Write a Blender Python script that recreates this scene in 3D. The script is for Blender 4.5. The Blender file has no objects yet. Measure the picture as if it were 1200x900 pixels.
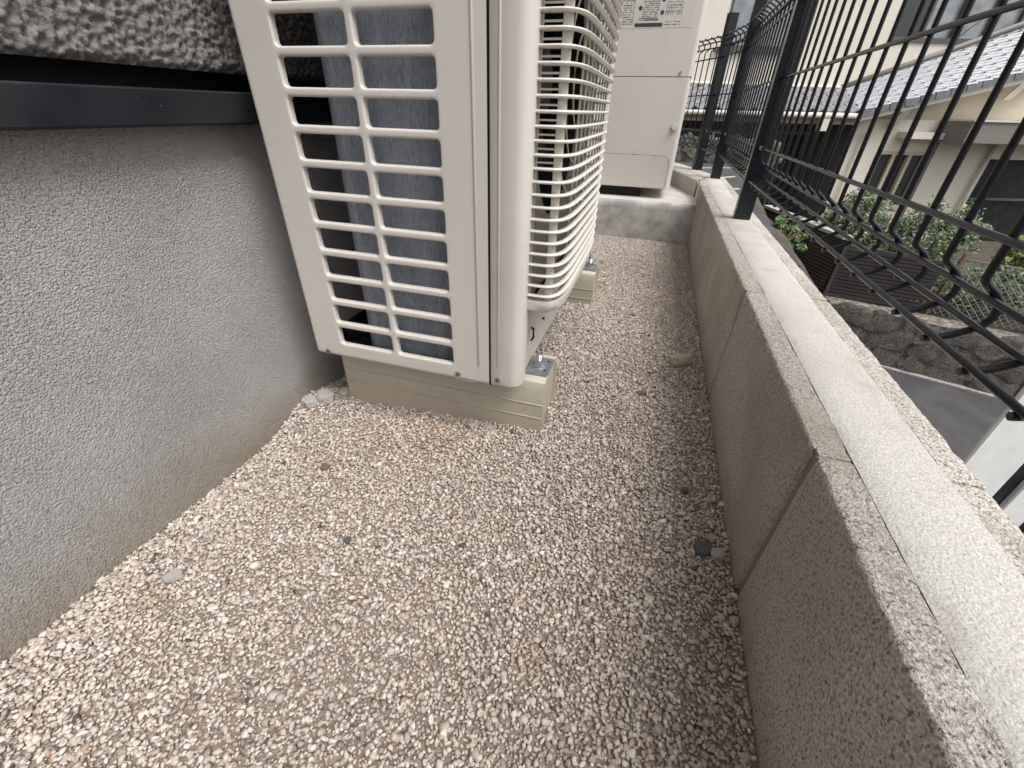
import bpy, bmesh, math, random
import numpy as np
from mathutils import Vector, Matrix, noise
random.seed(7); rng = np.random.default_rng(7)
S = bpy.context.scene
C = S.collection
R = math.radians

# ------------------------------------------------------------------ camera
H = 0.42
cam_d = bpy.data.cameras.new("camera"); cam = bpy.data.objects.new("camera", cam_d); C.objects.link(cam)
pitch, yaw, roll = R(33.17), R(16.55), R(1.6)
fwd = Vector((-math.sin(yaw)*math.cos(pitch), math.cos(yaw)*math.cos(pitch), -math.sin(pitch)))
r0 = Vector((math.cos(yaw), math.sin(yaw), 0)); u0 = r0.cross(fwd)
r2 = r0*math.cos(roll)+u0*math.sin(roll); u2 = -r0*math.sin(roll)+u0*math.cos(roll)
m = Matrix((r2, u2, -fwd)).transposed().to_4x4(); m.translation = (0, 0, H)
cam.matrix_world = m
cam_d.sensor_width = 36; cam_d.lens = 493.5/1200*36; cam_d.clip_start = 0.01; cam_d.clip_end = 500
S.camera = cam

# ------------------------------------------------------------------ sky and sun (bright overcast)
SUN_EL, SUN_AZ = R(60), R(116)          # azimuth clockwise from +Y: from the right, a little behind the camera
w = bpy.data.worlds.new("World"); S.world = w; w.use_nodes = True
nt = w.node_tree; bg = nt.nodes["Background"]
sky = nt.nodes.new("ShaderNodeTexSky"); sky.sky_type = 'NISHITA'; sky.sun_disc = False
sky.sun_elevation = SUN_EL; sky.sun_rotation = SUN_AZ; sky.air_density = 1.0; sky.dust_density = 4.0; sky.ozone_density = 1.0
hs = nt.nodes.new("ShaderNodeHueSaturation"); hs.inputs['Saturation'].default_value = 0.12; hs.inputs['Value'].default_value = 1.0
nt.links.new(sky.outputs[0], hs.inputs['Color'])
nt.links.new(hs.outputs[0], bg.inputs['Color'])
bg.inputs['Strength'].default_value = 0.15
sun_d = bpy.data.lights.new("sun", 'SUN'); sun_d.energy = 2.0; sun_d.angle = R(30); sun_d.color = (1.0, 0.965, 0.925)
sun = bpy.data.objects.new("sun", sun_d); C.objects.link(sun)
sd = Vector((math.sin(SUN_AZ)*math.cos(SUN_EL), math.cos(SUN_AZ)*math.cos(SUN_EL), math.sin(SUN_EL)))
sun.rotation_euler = sd.to_track_quat('Z', 'Y').to_euler(); sun.location = (3, -2, 6)
S.view_settings.view_transform = 'Standard'; S.view_settings.look = 'None'
S.view_settings.exposure = 0.48; S.view_settings.gamma = 1
S.cycles.max_bounces = 8; S.cycles.diffuse_bounces = 5

# ------------------------------------------------------------------ materials
def mat(name, col, rough=.6, metal=0, col2=None, nscale=40, nmix=1.0, detail=5, bumps=(), spec=.5, speck=None, ramp=(.35, .65), stain=None, vcol=None, stretch=None):
    """procedural principled material; colours vary with object-space noise; bumps = (kind, scale, distance, strength)"""
    mt = bpy.data.materials.new(name); mt.use_nodes = True
    n = mt.node_tree.nodes; l = mt.node_tree.links; p = n["Principled BSDF"]
    p.inputs['Roughness'].default_value = rough; p.inputs['Metallic'].default_value = metal
    p.inputs['Specular IOR Level'].default_value = spec
    p.inputs['Base Color'].default_value = (*col, 1)
    tc = n.new("ShaderNodeTexCoord"); out = None
    src = tc.outputs['Object']
    if stretch:
        mp = n.new('ShaderNodeMapping'); mp.inputs['Scale'].default_value = stretch; l.new(src, mp.inputs['Vector']); src = mp.outputs['Vector']
    if vcol:
        a = n.new("ShaderNodeAttribute"); a.attribute_name = vcol; out = a.outputs['Color']
    if col2 is not None:
        t = n.new("ShaderNodeTexNoise"); t.inputs['Scale'].default_value = nscale; t.inputs['Detail'].default_value = detail
        l.new(src, t.inputs['Vector'])
        rp = n.new("ShaderNodeValToRGB"); rp.color_ramp.elements[0].position = ramp[0]; rp.color_ramp.elements[1].position = ramp[1]
        rp.color_ramp.elements[0].color = (*col, 1); rp.color_ramp.elements[1].color = (*col2, 1)
        l.new(t.outputs['Fac'], rp.inputs['Fac']); out = rp.outputs['Color']
    for sp in (speck or ()):            # (scale, lo, hi, colour, amount)
        t = n.new("ShaderNodeTexNoise"); t.inputs['Scale'].default_value = sp[0]; t.inputs['Detail'].default_value = 3
        l.new(src, t.inputs['Vector'])
        mr = n.new("ShaderNodeMapRange"); mr.inputs['From Min'].default_value = sp[1]; mr.inputs['From Max'].default_value = sp[2]
        mr.inputs['To Max'].default_value = sp[4]
        l.new(t.outputs['Fac'], mr.inputs['Value'])
        mx = n.new("ShaderNodeMix"); mx.data_type = 'RGBA'
        l.new(mr.outputs[0], mx.inputs['Factor'])
        if out: l.new(out, mx.inputs['A'])
        else: mx.inputs['A'].default_value = (*col, 1)
        mx.inputs['B'].default_value = (*sp[3], 1); out = mx.outputs['Result']
    if stain:                           # dirt by height with a ragged edge: (z_full, z_none, colour, amount)
        g = n.new("ShaderNodeNewGeometry"); sx = n.new("ShaderNodeSeparateXYZ"); l.new(g.outputs['Position'], sx.inputs[0])
        t = n.new("ShaderNodeTexNoise"); t.inputs['Scale'].default_value = 14; t.inputs['Detail'].default_value = 6
        l.new(g.outputs['Position'], t.inputs['Vector'])
        ma = n.new("ShaderNodeMath"); ma.operation = 'MULTIPLY_ADD'; ma.inputs[1].default_value = abs(stain[1]-stain[0])*1.6; 
        l.new(t.outputs['Fac'], ma.inputs[0]); l.new(sx.outputs['Z'], ma.inputs[2])
        mr = n.new("ShaderNodeMapRange"); off = abs(stain[1]-stain[0])*.8
        mr.inputs['From Min'].default_value = stain[0]+off; mr.inputs['From Max'].default_value = stain[1]+off
        mr.inputs['To Min'].default_value = stain[3]; mr.inputs['To Max'].default_value = 0
        l.new(ma.outputs[0], mr.inputs['Value'])
        mx = n.new("ShaderNodeMix"); mx.data_type = 'RGBA'; l.new(mr.outputs[0], mx.inputs['Factor'])
        if out: l.new(out, mx.inputs['A'])
        else: mx.inputs['A'].default_value = (*col, 1)
        mx.inputs['B'].default_value = (*stain[2], 1); out = mx.outputs['Result']
    if out: l.new(out, p.inputs['Base Color'])
    prev = None
    for k, sc, dist, st in bumps:
        if k == 'noise':
            t = n.new("ShaderNodeTexNoise"); t.inputs['Scale'].default_value = sc; t.inputs['Detail'].default_value = 3; o = t.outputs['Fac']
        elif k == 'wave':
            t = n.new("ShaderNodeTexWave"); t.inputs['Scale'].default_value = sc; t.bands_direction = 'X'
            t.inputs['Distortion'].default_value = 3; t.inputs['Detail Scale'].default_value = 4; o = t.outputs['Fac']
        else:
            t = n.new("ShaderNodeTexVoronoi"); t.inputs['Scale'].default_value = sc; t.feature = 'SMOOTH_F1'; o = t.outputs['Distance']
        l.new(src, t.inputs['Vector'])
        b = n.new("ShaderNodeBump"); b.inputs['Distance'].default_value = dist; b.inputs['Strength'].default_value = st
        if k == 'voronoi': b.invert = True
        l.new(o, b.inputs['Height'])
        if prev: l.new(prev, b.inputs['Normal'])
        prev = b.outputs['Normal']
    if prev: l.new(prev, p.inputs['Normal'])
    return mt

M = {}
M['stucco'] = mat('grey_stucco', (.385, .37, .355), .62, col2=(.445, .43, .415), nscale=9, spec=.45,
    bumps=(('voronoi', 520, .0036, .9), ('noise', 900, .0020, 1.0), ('noise', 140, .0030, .4)), stain=(-.045, .045, (.29, .235, .165), .75))
M['siding'] = mat('dark_rough_siding', (.10, .09, .084), .7, col2=(.19, .17, .16), nscale=260, bumps=(('noise', 400, .0015, .7),))
M['flashing'] = mat('dark_flashing', (.006, .0075, .011), .45, spec=.3, col2=(.012, .014, .018), nscale=20, bumps=(('noise', 300, .0002, .5),), speck=((260, .74, .77, (.3, .3, .3), .4), (7, .5, .75, (.035, .036, .038), .6)))
M['black'] = mat('shadow_black', (.01, .01, .01), .8)
M['ivory'] = mat('ivory_painted_steel', (.58, .545, .505), .42, col2=(.60, .565, .525), nscale=3, bumps=(('noise', 700, .0001, .35),), speck=((190, .74, .78, (.42, .36, .28), .35), (11, .52, .72, (.50, .46, .40), .35)), stain=(.085, .115, (.42, .36, .28), .30))
M['ivory_low'] = mat('dusty_ivory_steel', (.58, .52, .45), .55, col2=(.61, .555, .49), nscale=60, bumps=(('noise', 700, .0001, .4),), speck=((420, .62, .68, (.35, .26, .17), .5),))
M['rib'] = mat('cream_plastic_grille', (.64, .61, .55), .38, col2=(.61, .575, .52), nscale=12)
M['shroud'] = mat('shaded_fan_shroud', (.17, .155, .14), .6, col2=(.22, .20, .18), nscale=40)  # brown-grey tone carries the shade behind the fan guard
M['coil'] = mat('fin_coil', (.24, .26, .31), .5, metal=.1, col2=(.36, .39, .44), nscale=30, ramp=(.3, .7), stretch=(1, 1, .22),
    bumps=(('noise', 420, .0015, .8),), speck=((650, .52, .66, (.50, .53, .58), .55), (480, .58, .66, (.12, .13, .16), .55)))
M['foot'] = mat('cream_plastic_foot', (.47, .43, .35), .55, col2=(.51, .47, .385), nscale=8, speck=((380, .64, .68, (.16, .12, .08), .75), (60, .55, .75, (.36, .30, .21), .35)), stain=(0, .03, (.38, .31, .22), .5))
M['zinc'] = mat('galvanised_metal', (.55, .57, .60), .32, metal=.9, col2=(.42, .44, .47), nscale=120, bumps=(('noise', 300, .0003, .4),))
M['screw'] = mat('screw_steel', (.5, .48, .45), .35, metal=.9)
M['soil'] = mat('granite_dust', (.24, .185, .145), .9, col2=(.34, .27, .215), nscale=180, bumps=(('noise', 300, .004, .9),))
M['grain'] = mat('decomposed_granite_grain', (.5, .45, .4), .8, vcol='tint', spec=.3)
M['pebble_tan'] = mat('tan_stone', (.36, .30, .23), .8, col2=(.46, .40, .32), nscale=120, bumps=(('noise', 400, .002, .6),))
M['pebble_dark'] = mat('dark_stone', (.07, .068, .07), .7, col2=(.14, .135, .13), nscale=200, bumps=(('noise', 500, .002, .6),))
M['pebble_grey'] = mat('grey_stone', (.33, .31, .29), .8, col2=(.45, .43, .40), nscale=150, bumps=(('noise', 500, .002, .6),))
M['pebble_brown'] = mat('brown_stone', (.13, .085, .055), .8, col2=(.2, .14, .09), nscale=150, bumps=(('noise', 500, .002, .6),))
M['pebble_pink'] = mat('pink_stone', (.42, .30, .245), .8, col2=(.5, .4, .34), nscale=150, bumps=(('noise', 500, .002, .6),))
M['block'] = mat('grainy_concrete_block', (.35, .315, .28), .9, col2=(.68, .64, .59), nscale=430, detail=7, ramp=(.34, .62),
    bumps=(('noise', 650, .0026, 1.0), ('noise', 260, .0012, .5)), speck=((420, .56, .64, (.11, .09, .07), .75), (9, .48, .68, (.34, .28, .21), .40), (3, .5, .66, (.25, .215, .18), .35)), stain=(-.02, .05, (.30, .245, .175), .45), spec=.2)
M['mortar'] = mat('smooth_mortar_cap', (.40, .38, .36), .85, col2=(.56, .54, .515), nscale=420, detail=9, ramp=(.3, .62), bumps=(('noise', 650, .0014, .9), ('noise', 160, .0015, .5)), speck=((7, .42, .66, (.40, .365, .32), .55), (28, .58, .70, (.33, .30, .26), .4), (330, .62, .70, (.30, .27, .23), .6), (900, .56, .66, (.36, .33, .30), .5)), spec=.2)
M['joint'] = mat('dark_joint_mortar', (.23, .185, .14), .95, bumps=(('noise', 400, .002, .6),))
M['slab'] = mat('grey_concrete_slab', (.30, .29, .275), .85, col2=(.50, .48, .455), nscale=24, detail=8, bumps=(('noise', 300, .0015, .6),), speck=((9, .55, .72, (.19, .185, .18), .45), (500, .62, .68, (.2, .19, .18), .4)))
M['slab_top'] = mat('pale_concrete_top', (.50, .47, .43), .85, col2=(.58, .55, .51), nscale=14, detail=8, bumps=(('noise', 300, .0015, .6),))
M['fence'] = mat('black_coated_steel', (.006, .007, .010), .24, col2=(.009, .010, .014), nscale=60, bumps=(('noise', 500, .0002, .3),), spec=.38)
M['asphalt'] = mat('asphalt', (.035, .033, .036), .9, col2=(.062, .058, .062), nscale=60, detail=8, bumps=(('noise', 90, .008, .6),), speck=((2.5, .45, .7, (.11, .105, .10), .4),))
M['paint'] = mat('white_render', (.62, .62, .60), .7, col2=(.70, .70, .68), nscale=6, bumps=(('noise', 120, .003, .5),), speck=((150, .68, .72, (.3, .3, .28), .5),))
M['stone'] = mat('mossy_rubble_stone', (.08, .07, .06), .9, col2=(.34, .305, .265), nscale=17, detail=9, ramp=(.38, .68), bumps=(('noise', 26, .03, .9),), speck=((6, .54, .66, (.10, .085, .055), .6), (22, .6, .68, (.42, .40, .36), .5)))
M['rib_panel'] = mat('dark_brown_slats', (.040, .033, .034), .55, col2=(.055, .046, .046), nscale=3)
M['cream'] = mat('cream_house_wall', (.64, .595, .51), .8, col2=(.68, .635, .55), nscale=2, bumps=(('noise', 60, .002, .3),))
M['cream_dull'] = mat('dull_cream_wall', (.47, .41, .32), .8, col2=(.52, .46, .37), nscale=2)
M['white_trim'] = mat('white_trim', (.66, .62, .56), .6, col2=(.60, .56, .50), nscale=5)
M['tile'] = mat('silver_roof_tile', (.20, .20, .225), .4, col2=(.29, .29, .32), nscale=2.5, spec=.6)
M['tile_edge'] = mat('grey_verge_tile', (.13, .13, .145), .5, col2=(.18, .18, .195), nscale=5)
M['glass'] = mat('dark_window_glass', (.03, .033, .036), .12, spec=.6)
M['curtain'] = mat('curtained_glass', (.19, .21, .225), .25, col2=(.30, .32, .33), nscale=5, spec=.6)
M['alu'] = mat('bronze_window_frame', (.085, .08, .075), .4)
M['porch'] = mat('dark_porch_wall', (.15, .14, .135), .7)
M['leaf'] = mat('leaf_green', (.06, .10, .03), .6, vcol='tint')
M['bark'] = mat('thin_stem', (.10, .075, .05), .9)
M['galv_wire'] = mat('grey_chain_link', (.33, .34, .32), .5, metal=.4)
M['rust'] = mat('rusty_post', (.16, .075, .04), .9)
M['earth'] = mat('earth', (.045, .036, .025), .95, col2=(.095, .078, .055), nscale=9, detail=8, bumps=(('noise', 30, .03, .8),), speck=((3, .5, .62, (.06, .075, .03), .6),))
M['plate'] = mat('label_print', (.04, .04, .04), .6)
M['plate_bg'] = mat('label_paper', (.585, .555, .52), .6)
M['green_bar'] = mat('label_bar', (.02, .03, .02), .5)

# ------------------------------------------------------------------ helpers
class MB:
    def __init__(s): s.v = []; s.f = []; s.sm = []
    def add(s, vs, fs, smooth=False):
        o = len(s.v); s.v += [tuple(v) for v in vs]; s.f += [tuple(i+o for i in f) for f in fs]; s.sm += [smooth]*len(fs)
    def box(s, x0, x1, y0, y1, z0, z1):
        s.add([(x0, y0, z0), (x1, y0, z0), (x1, y1, z0), (x0, y1, z0), (x0, y0, z1), (x1, y0, z1), (x1, y1, z1), (x0, y1, z1)],
              [(0, 3, 2, 1), (4, 5, 6, 7), (0, 1, 5, 4), (1, 2, 6, 5), (2, 3, 7, 6), (3, 0, 4, 7)])
    def bar(s, a, b, wx, wz, up=(0, 0, 1)):
        a, b = Vector(a), Vector(b); d = (b-a).normalized(); sd_ = d.cross(Vector(up))
        if sd_.length < 1e-4: sd_ = Vector((1, 0, 0))
        sd_.normalize(); upv = sd_.cross(d)
        vs = [p+sd_*i*wx/2+upv*j*wz/2 for p in (a, b) for i, j in ((-1, -1), (1, -1), (1, 1), (-1, 1))]
        s.add(vs, [(0, 1, 2, 3), (7, 6, 5, 4), (0, 4, 5, 1), (1, 5, 6, 2), (2, 6, 7, 3), (3, 7, 4, 0)])
    def tube(s, pts, r, n=8, rz=None, cap=True, up=(0, 0, 1)):
        pts = [Vector(p) for p in pts]; rings = []
        ref = Vector(up)
        for i, p in enumerate(pts):
            d = (pts[min(i+1, len(pts)-1)]-pts[max(i-1, 0)]).normalized()
            a = d.cross(ref)
            if a.length < 1e-3: a = d.cross(Vector((0, 1, 0)))
            a.normalize(); b = a.cross(d)
            rings.append([p+a*math.cos(t)*r+b*math.sin(t)*(rz or r) for t in [2*math.pi*k/n for k in range(n)]])
        vs = [v for g in rings for v in g]; fs = []
        for i in range(len(pts)-1):
            for k in range(n):
                fs.append((i*n+k, i*n+(k+1) % n, (i+1)*n+(k+1) % n, (i+1)*n+k))
        s.add(vs, fs, True)
        if cap:
            o = len(s.v)-len(vs); s.f += [tuple(o+k for k in range(n))[::-1], tuple(o+(len(pts)-1)*n+k for k in range(n))]; s.sm += [False, False]
    def disc(s, c, n_, r, h, seg=16, up2=None):      # short cylinder along direction n_
        c = Vector(c); s.tube([c, c+Vector(n_)*h], r, seg)
    def build(s, name, material, parent=None, bevel=0, seg=2, sharp=None, loc=None):
        me = bpy.data.meshes.new(name); me.from_pydata(s.v, [], s.f)
        me.polygons.foreach_set('use_smooth', s.sm)
        if bevel:
            bm = bmesh.new(); bm.from_mesh(me)
            es = [e for e in bm.edges if len(e.link_faces) == 2 and e.calc_face_angle() > R(35)]
            bmesh.ops.bevel(bm, geom=es, offset=bevel, segments=seg, affect='EDGES', clamp_overlap=True)
            for f in bm.faces: f.smooth = True
            bm.to_mesh(me); bm.free(); me.set_sharp_from_angle(angle=R(50))
        if sharp: me.set_sharp_from_angle(angle=R(sharp))
        me.materials.append(M[material] if isinstance(material, str) else material)
        o = bpy.data.objects.new(name, me); C.objects.link(o)
        if parent: o.parent = parent
        if loc: o.location = loc
        return o
def tag(o, label, cat, group=None):
    o['label'] = label; o['category'] = cat
    if group: o['group'] = group
    return o
def struct(o): o['kind'] = 'structure'; return o
def empty(name, loc=(0, 0, 0), rz=0):
    o = bpy.data.objects.new(name, None); C.objects.link(o); o.location = loc; o.rotation_euler = (0, 0, rz); o.empty_display_size = .05; return o
def inst(src, name, parent, loc=None, matrix=None):
    o = bpy.data.objects.new(name, src.data); C.objects.link(o); o.parent = parent
    if loc is not None: o.location = loc
    if matrix is not None: o.matrix_local = matrix
    return o
def sweep_grid(prof, ys, fn=None, close=True):
    """closed profile [(x,z)] swept along y with per-vertex displacement"""
    n = len(prof); vs = []; fs = []
    for j, y in enumerate(ys):
        for i, (x, z) in enumerate(prof):
            v = Vector((x, y, z)); vs.append(fn(v, i, j) if fn else v)
    for j in range(len(ys)-1):
        for i in range(n if close else n-1):
            fs.append((j*n+i, j*n+(i+1) % n, (j+1)*n+(i+1) % n, (j+1)*n+i))
    if close: fs += [tuple(range(n))[::-1], tuple((len(ys)-1)*n+i for i in range(n))]
    return vs, fs

# ------------------------------------------------------------------ gravel bed
XW, XR = -.52, .158
def gz(x, y):
    t = min(max((x-XR)/(XW-XR), 0), 1)
    near = 1/(1+math.exp((y-.72)/.10))
    z = -.043*t**1.6*near
    z += .022*math.exp(-((x+.50)/.06)**2-((y-.47)/.06)**2)      # heap by the wall next to the foot
    z += .010*math.exp(-((x+.28)/.16)**2-((y-.46)/.05)**2)
    z += .012*(1-near)*t
    z += .004*noise.noise(Vector((x*9, y*9, 0)))+.002*noise.noise(Vector((x*30, y*30, 3)))
    return z
mb = MB(); nx, ny = 100, 230
vs = [(XW+(XR-XW)*i/nx, -.35+2.11*j/ny, 0) for j in range(ny+1) for i in range(nx+1)]
vs = [(x, y, gz(x, y)-.0015) for x, y, _ in vs]
fs = [(j*(nx+1)+i, j*(nx+1)+i+1, (j+1)*(nx+1)+i+1, (j+1)*(nx+1)+i) for j in range(ny) for i in range(nx)]
mb.add(vs, fs, True)
struct(mb.build('ground', 'soil'))
# grains
bm = bmesh.new(); bmesh.ops.create_icosphere(bm, subdivisions=1, radius=1)
ico_v = np.array([v.co[:] for v in bm.verts]); ico_f = np.array([[v.index for v in f.verts] for f in bm.faces]); bm.free()
def grains(name, px, py, pz, rad, cols, label_parent=None, mt='grain'):
    N = len(px); nv = len(ico_v); nf = len(ico_f)
    base = ico_v[None]*(1+rng.normal(0, .30, (N, nv, 1)).clip(-.55, .6))
    base = base*rng.uniform(.55, 1.35, (N, 1, 3))
    q = rng.normal(size=(N, 4)); q /= np.linalg.norm(q, axis=1)[:, None]; a, b, c, d = q.T
    Rm = np.stack([1-2*(c*c+d*d), 2*(b*c-a*d), 2*(b*d+a*c), 2*(b*c+a*d), 1-2*(b*b+d*d), 2*(c*d-a*b), 2*(b*d-a*c), 2*(c*d+a*b), 1-2*(b*b+c*c)], 1).reshape(N, 3, 3)
    v = np.einsum('nij,nkj->nki', Rm, base)*rad[:, None, None]
    v[:, :, 2] *= .8
    v += np.stack([px, py, pz], 1)[:, None, :]
    f = (ico_f[None]+(np.arange(N)*nv)[:, None, None]).reshape(-1)
    me = bpy.data.meshes.new(name); me.vertices.add(N*nv); me.vertices.foreach_set('co', v.reshape(-1).astype(np.float32))
    me.loops.add(N*nf*3); me.loops.foreach_set('vertex_index', f.astype(np.int32))
    me.polygons.add(N*nf); me.polygons.foreach_set('loop_start', np.arange(0, N*nf*3, 3, dtype=np.int32))
    me.update(calc_edges=True)
    at = me.color_attributes.new('tint', 'FLOAT_COLOR', 'POINT')
    cc = np.ones((N, nv, 4)); cc[:, :, :3] = cols[:, None, :]; at.data.foreach_set('color', cc.reshape(-1).astype(np.float32))
    me.materials.append(M[mt]); o = bpy.data.objects.new(name, me); C.objects.link(o); return o
PAL = np.array([(.61, .545, .485), (.515, .44, .38), (.53, .44, .375), (.42, .345, .29), (.30, .25, .22), (.10, .09, .085), (.42, .29, .20), (.68, .64, .60)])
PW = np.array([.28, .26, .14, .17, .07, .010, .012, .06])
cell = .0036
gx, gy = np.meshgrid(np.arange(XW+.002, XR-.001, cell), np.arange(-.12, 1.755, cell))
gx = gx.ravel()+rng.uniform(-.5, .5, gx.size)*cell*1.1; gy = gy.ravel()+rng.uniform(-.5, .5, gy.size)*cell*1.1
keep = ~((gx > -.448) & (gx < -.103) & (gy > .51) & (gy < .605)) & ~((gx > -.46) & (gx < -.118) & (gy > 1.03) & (gy < 1.12))
keep &= ~((gx < -.19) & (gy > .75) & (rng.uniform(size=gx.size) < .6))
gx, gy = gx[keep], gy[keep]
ex = int(.34*gx.size); ix = rng.integers(0, gx.size, ex)
gx = np.concatenate([gx, gx[ix]+rng.normal(0, .003, ex)]); gy = np.concatenate([gy, gy[ix]+rng.normal(0, .003, ex)])
gx = np.clip(gx, XW+.002, XR-.002); gy = np.clip(gy, -.12, 1.757)
rad = np.exp(rng.normal(math.log(.00190), .25, gx.size)); rad = np.clip(rad, .0011, .0042)
near_wall = np.exp(-((gx-XW)/.06)**2)*(gy < .6); rad *= 1+.2*near_wall
zz = np.array([gz(a, b) for a, b in zip(gx, gy)])+rad*rng.uniform(-.1, .55, gx.size)
zz[-ex:] += .0016
ci = rng.choice(len(PAL), gx.size, p=PW/PW.sum()); cols = PAL[ci]*rng.uniform(.74, 1.04, (gx.size, 1))
# broad tonal drift of the material itself: rusty patches and dusty areas
patch = np.array([noise.noise(Vector((a*5, b*5, 9))) for a, b in zip(gx, gy)])
cols = cols*(1+.10*patch[:, None])
for cx, cy, s_ in ((-.443, .135, .022), (-.395, .36, .02), (-.03, .185, .018), (.03, .60, .02), (-.35, .43, .035), (-.25, .45, .05)):
    k = np.exp(-((gx-cx)**2+(gy-cy)**2)/s_**2)[:, None]; cols = cols*(1-k*.36)+np.array([(.38, .26, .16)])*k*.36
g = grains('gravel', gx, gy, zz, rad, np.clip(cols, 0, 1)); g['kind'] = 'stuff'

def pebble(name, x, y, sx, sy, sz, rz, mt, label, seed, sink=.3):
    bm = bmesh.new(); bmesh.ops.create_icosphere(bm, subdivisions=3, radius=1)
    for v in bm.verts:
        k = 1+.28*noise.noise(v.co*1.3+Vector((seed, 0, 0)))+.10*noise.noise(v.co*4+Vector((seed, 2, 0)))
        v.co *= k
        v.co.z = max(min(v.co.z, .62), -.62); v.co.x = max(min(v.co.x, .85), -.85)
    me = bpy.data.meshes.new(name); bm.to_mesh(me); bm.free(); me.materials.append(M[mt])
    o = bpy.data.objects.new(name, me); C.objects.link(o); o.scale = (sx, sy, sz); o.rotation_euler = (random.uniform(-.2, .2), random.uniform(-.2, .2), rz)
    o.location = (x, y, gz(x, y)+sz*(.6-sink)+.002)
    return tag(o, label, 'stone')
pebble('flat_stone', .112, .795, .026, .014, .016, .35, 'pebble_tan', 'flat tan stone, largest on the gravel, beside the block wall', 1, sink=.15)
pebble('pebble', .128, .354, .011, .0085, .007, .9, 'pebble_dark', 'charcoal stone flake lying on gravel close to the near block wall', 2)
pebble('pebble', .143, .352, .009, .007, .007, .2, 'pebble_grey', 'pale grey pebble touching the charcoal flake near the block wall', 3)
pebble('pebble', .139, .373, .006, .005, .005, .2, 'pebble_pink', 'pinkish pebble just behind the charcoal flake near the wall', 4)
pebble('pebble', .111, .443, .0055, .005, .005, .5, 'pebble_dark', 'small round black stone on open gravel right of centre', 5)
pebble('pebble', .043, .662, .012, .006, .005, .1, 'pebble_brown', 'thin brown stone chip lying on gravel beyond the corner of the near foot', 6)
pebble('pebble', -.384, .349, .0075, .0065, .005, .1, 'pebble_brown', 'dark brown clod on gravel left of the near cream foot', 7)
pebble('pebble', -.275, .25, .005, .0045, .005, .1, 'pebble_dark', 'small black stone on gravel below the middle of the near foot', 8)
pebble('pebble', -.478, .478, .017, .014, .014, .4, 'pebble_grey', 'pale lump of granite piled against the grey wall left of the foot', 9)
pebble('pebble', -.493, .458, .013, .011, .012, 1.2, 'pebble_grey', 'smaller granite lump in front of the pile against the grey wall', 10)
pebble('pebble', -.462, .505, .011, .010, .013, 2.2, 'pebble_tan', 'tan lump wedged between the near cream foot and the grey wall', 11)
pebble('pebble', -.44, .155, .012, .007, .006, .7, 'pebble_grey', 'long pale pebble near the rusty patch at the base of the grey wall', 12)
pebble('pebble', .005, 1.0, .006, .005, .005, .7, 'pebble_brown', 'little brown stone on the far gravel before the far cream foot', 13)

# ------------------------------------------------------------------ our house, left
mb = MB(); Y0, Y1 = -3.5, 3.6
ys = np.linspace(Y0, Y1, 2)
mb.box(-.62, XW, Y0, Y1, -.4, .4185)
fw = empty('foundation_wall', (XW, 0, -.1))
o = mb.build('wall', 'stucco'); o.parent = fw; o.location = (-XW, 0, .1)
tag(fw, 'grey rough rendered foundation wall beside the gravel, under the black flashing', 'wall')
hw = empty('house_wall', (-.52, 0, .43)); tag(hw, 'dark brown rough textured upper house wall above the black flashing', 'wall')
# rough siding: real relief where it is near
nyy, nzz = 640, 156; vs = []; fs = []
for j in range(nzz+1):
    for i in range(nyy+1):
        y = -.05+1.15*i/nyy; z = .447+.28*j/nzz
        d = .0034*noise.noise(Vector((0, y*150, z*150)))+.0036*noise.noise(Vector((5, y*290, z*290)))
        edge = max(0, 1-(z-.447)/.006)
        vs.append((-.503+d-.006*edge, y, z+(.0025*noise.noise(Vector((7, y*60, 0))) if False else 0)))
for j in range(nzz):
    for i in range(nyy): a = j*(nyy+1)+i; fs.append((a, a+1, a+nyy+2, a+nyy+1))
mb = MB(); mb.add(vs, fs, True)
mb.add([(-.56, -.05, .4505), (-.5115, -.05, .4505), (-.5115, 1.10, .4505), (-.56, 1.10, .4505)], [(3, 2, 1, 0)])
def rel(o, parent): o.parent = parent; o.location = -parent.location; return o
sid = rel(mb.build('siding', 'siding'), hw)
mb = MB(); mb.box(-.62, -.505, Y0, -.05, .448, 3.6); mb.box(-.62, -.505, 1.10, Y1, .448, 3.6); mb.box(-.62, -.505, -.05, 1.10, .727, 3.6); mb.box(-.62, -.5105, -.0499, 1.0999, .4485, .7268)
rel(mb.build('siding', 'siding'), hw)
mb = MB(); mb.box(-.62, -.548, Y0, Y1, .4188, .4478); rel(mb.build('shadow_gap', 'black'), hw)
fl = MB()
prof = [(-.548, .4215), (-.494, .4275), (-.491, .4292), (-.489, .4275), (-.4885, .399), (-.490, .3965), (-.5195, .3965), (-.5195, .4155), (-.548, .4188)]
v, f = sweep_grid(prof, list(np.linspace(Y0, Y1, 90)), lambda v, i, j: v+Vector((.0006*noise.noise(Vector((v.y*3, i*.1, 0))), 0, .0012*noise.noise(Vector((v.y*1.3, 0, 4))))))
fl.add(v, f); rel(fl.build('flashing', 'flashing', bevel=0), hw)

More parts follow.
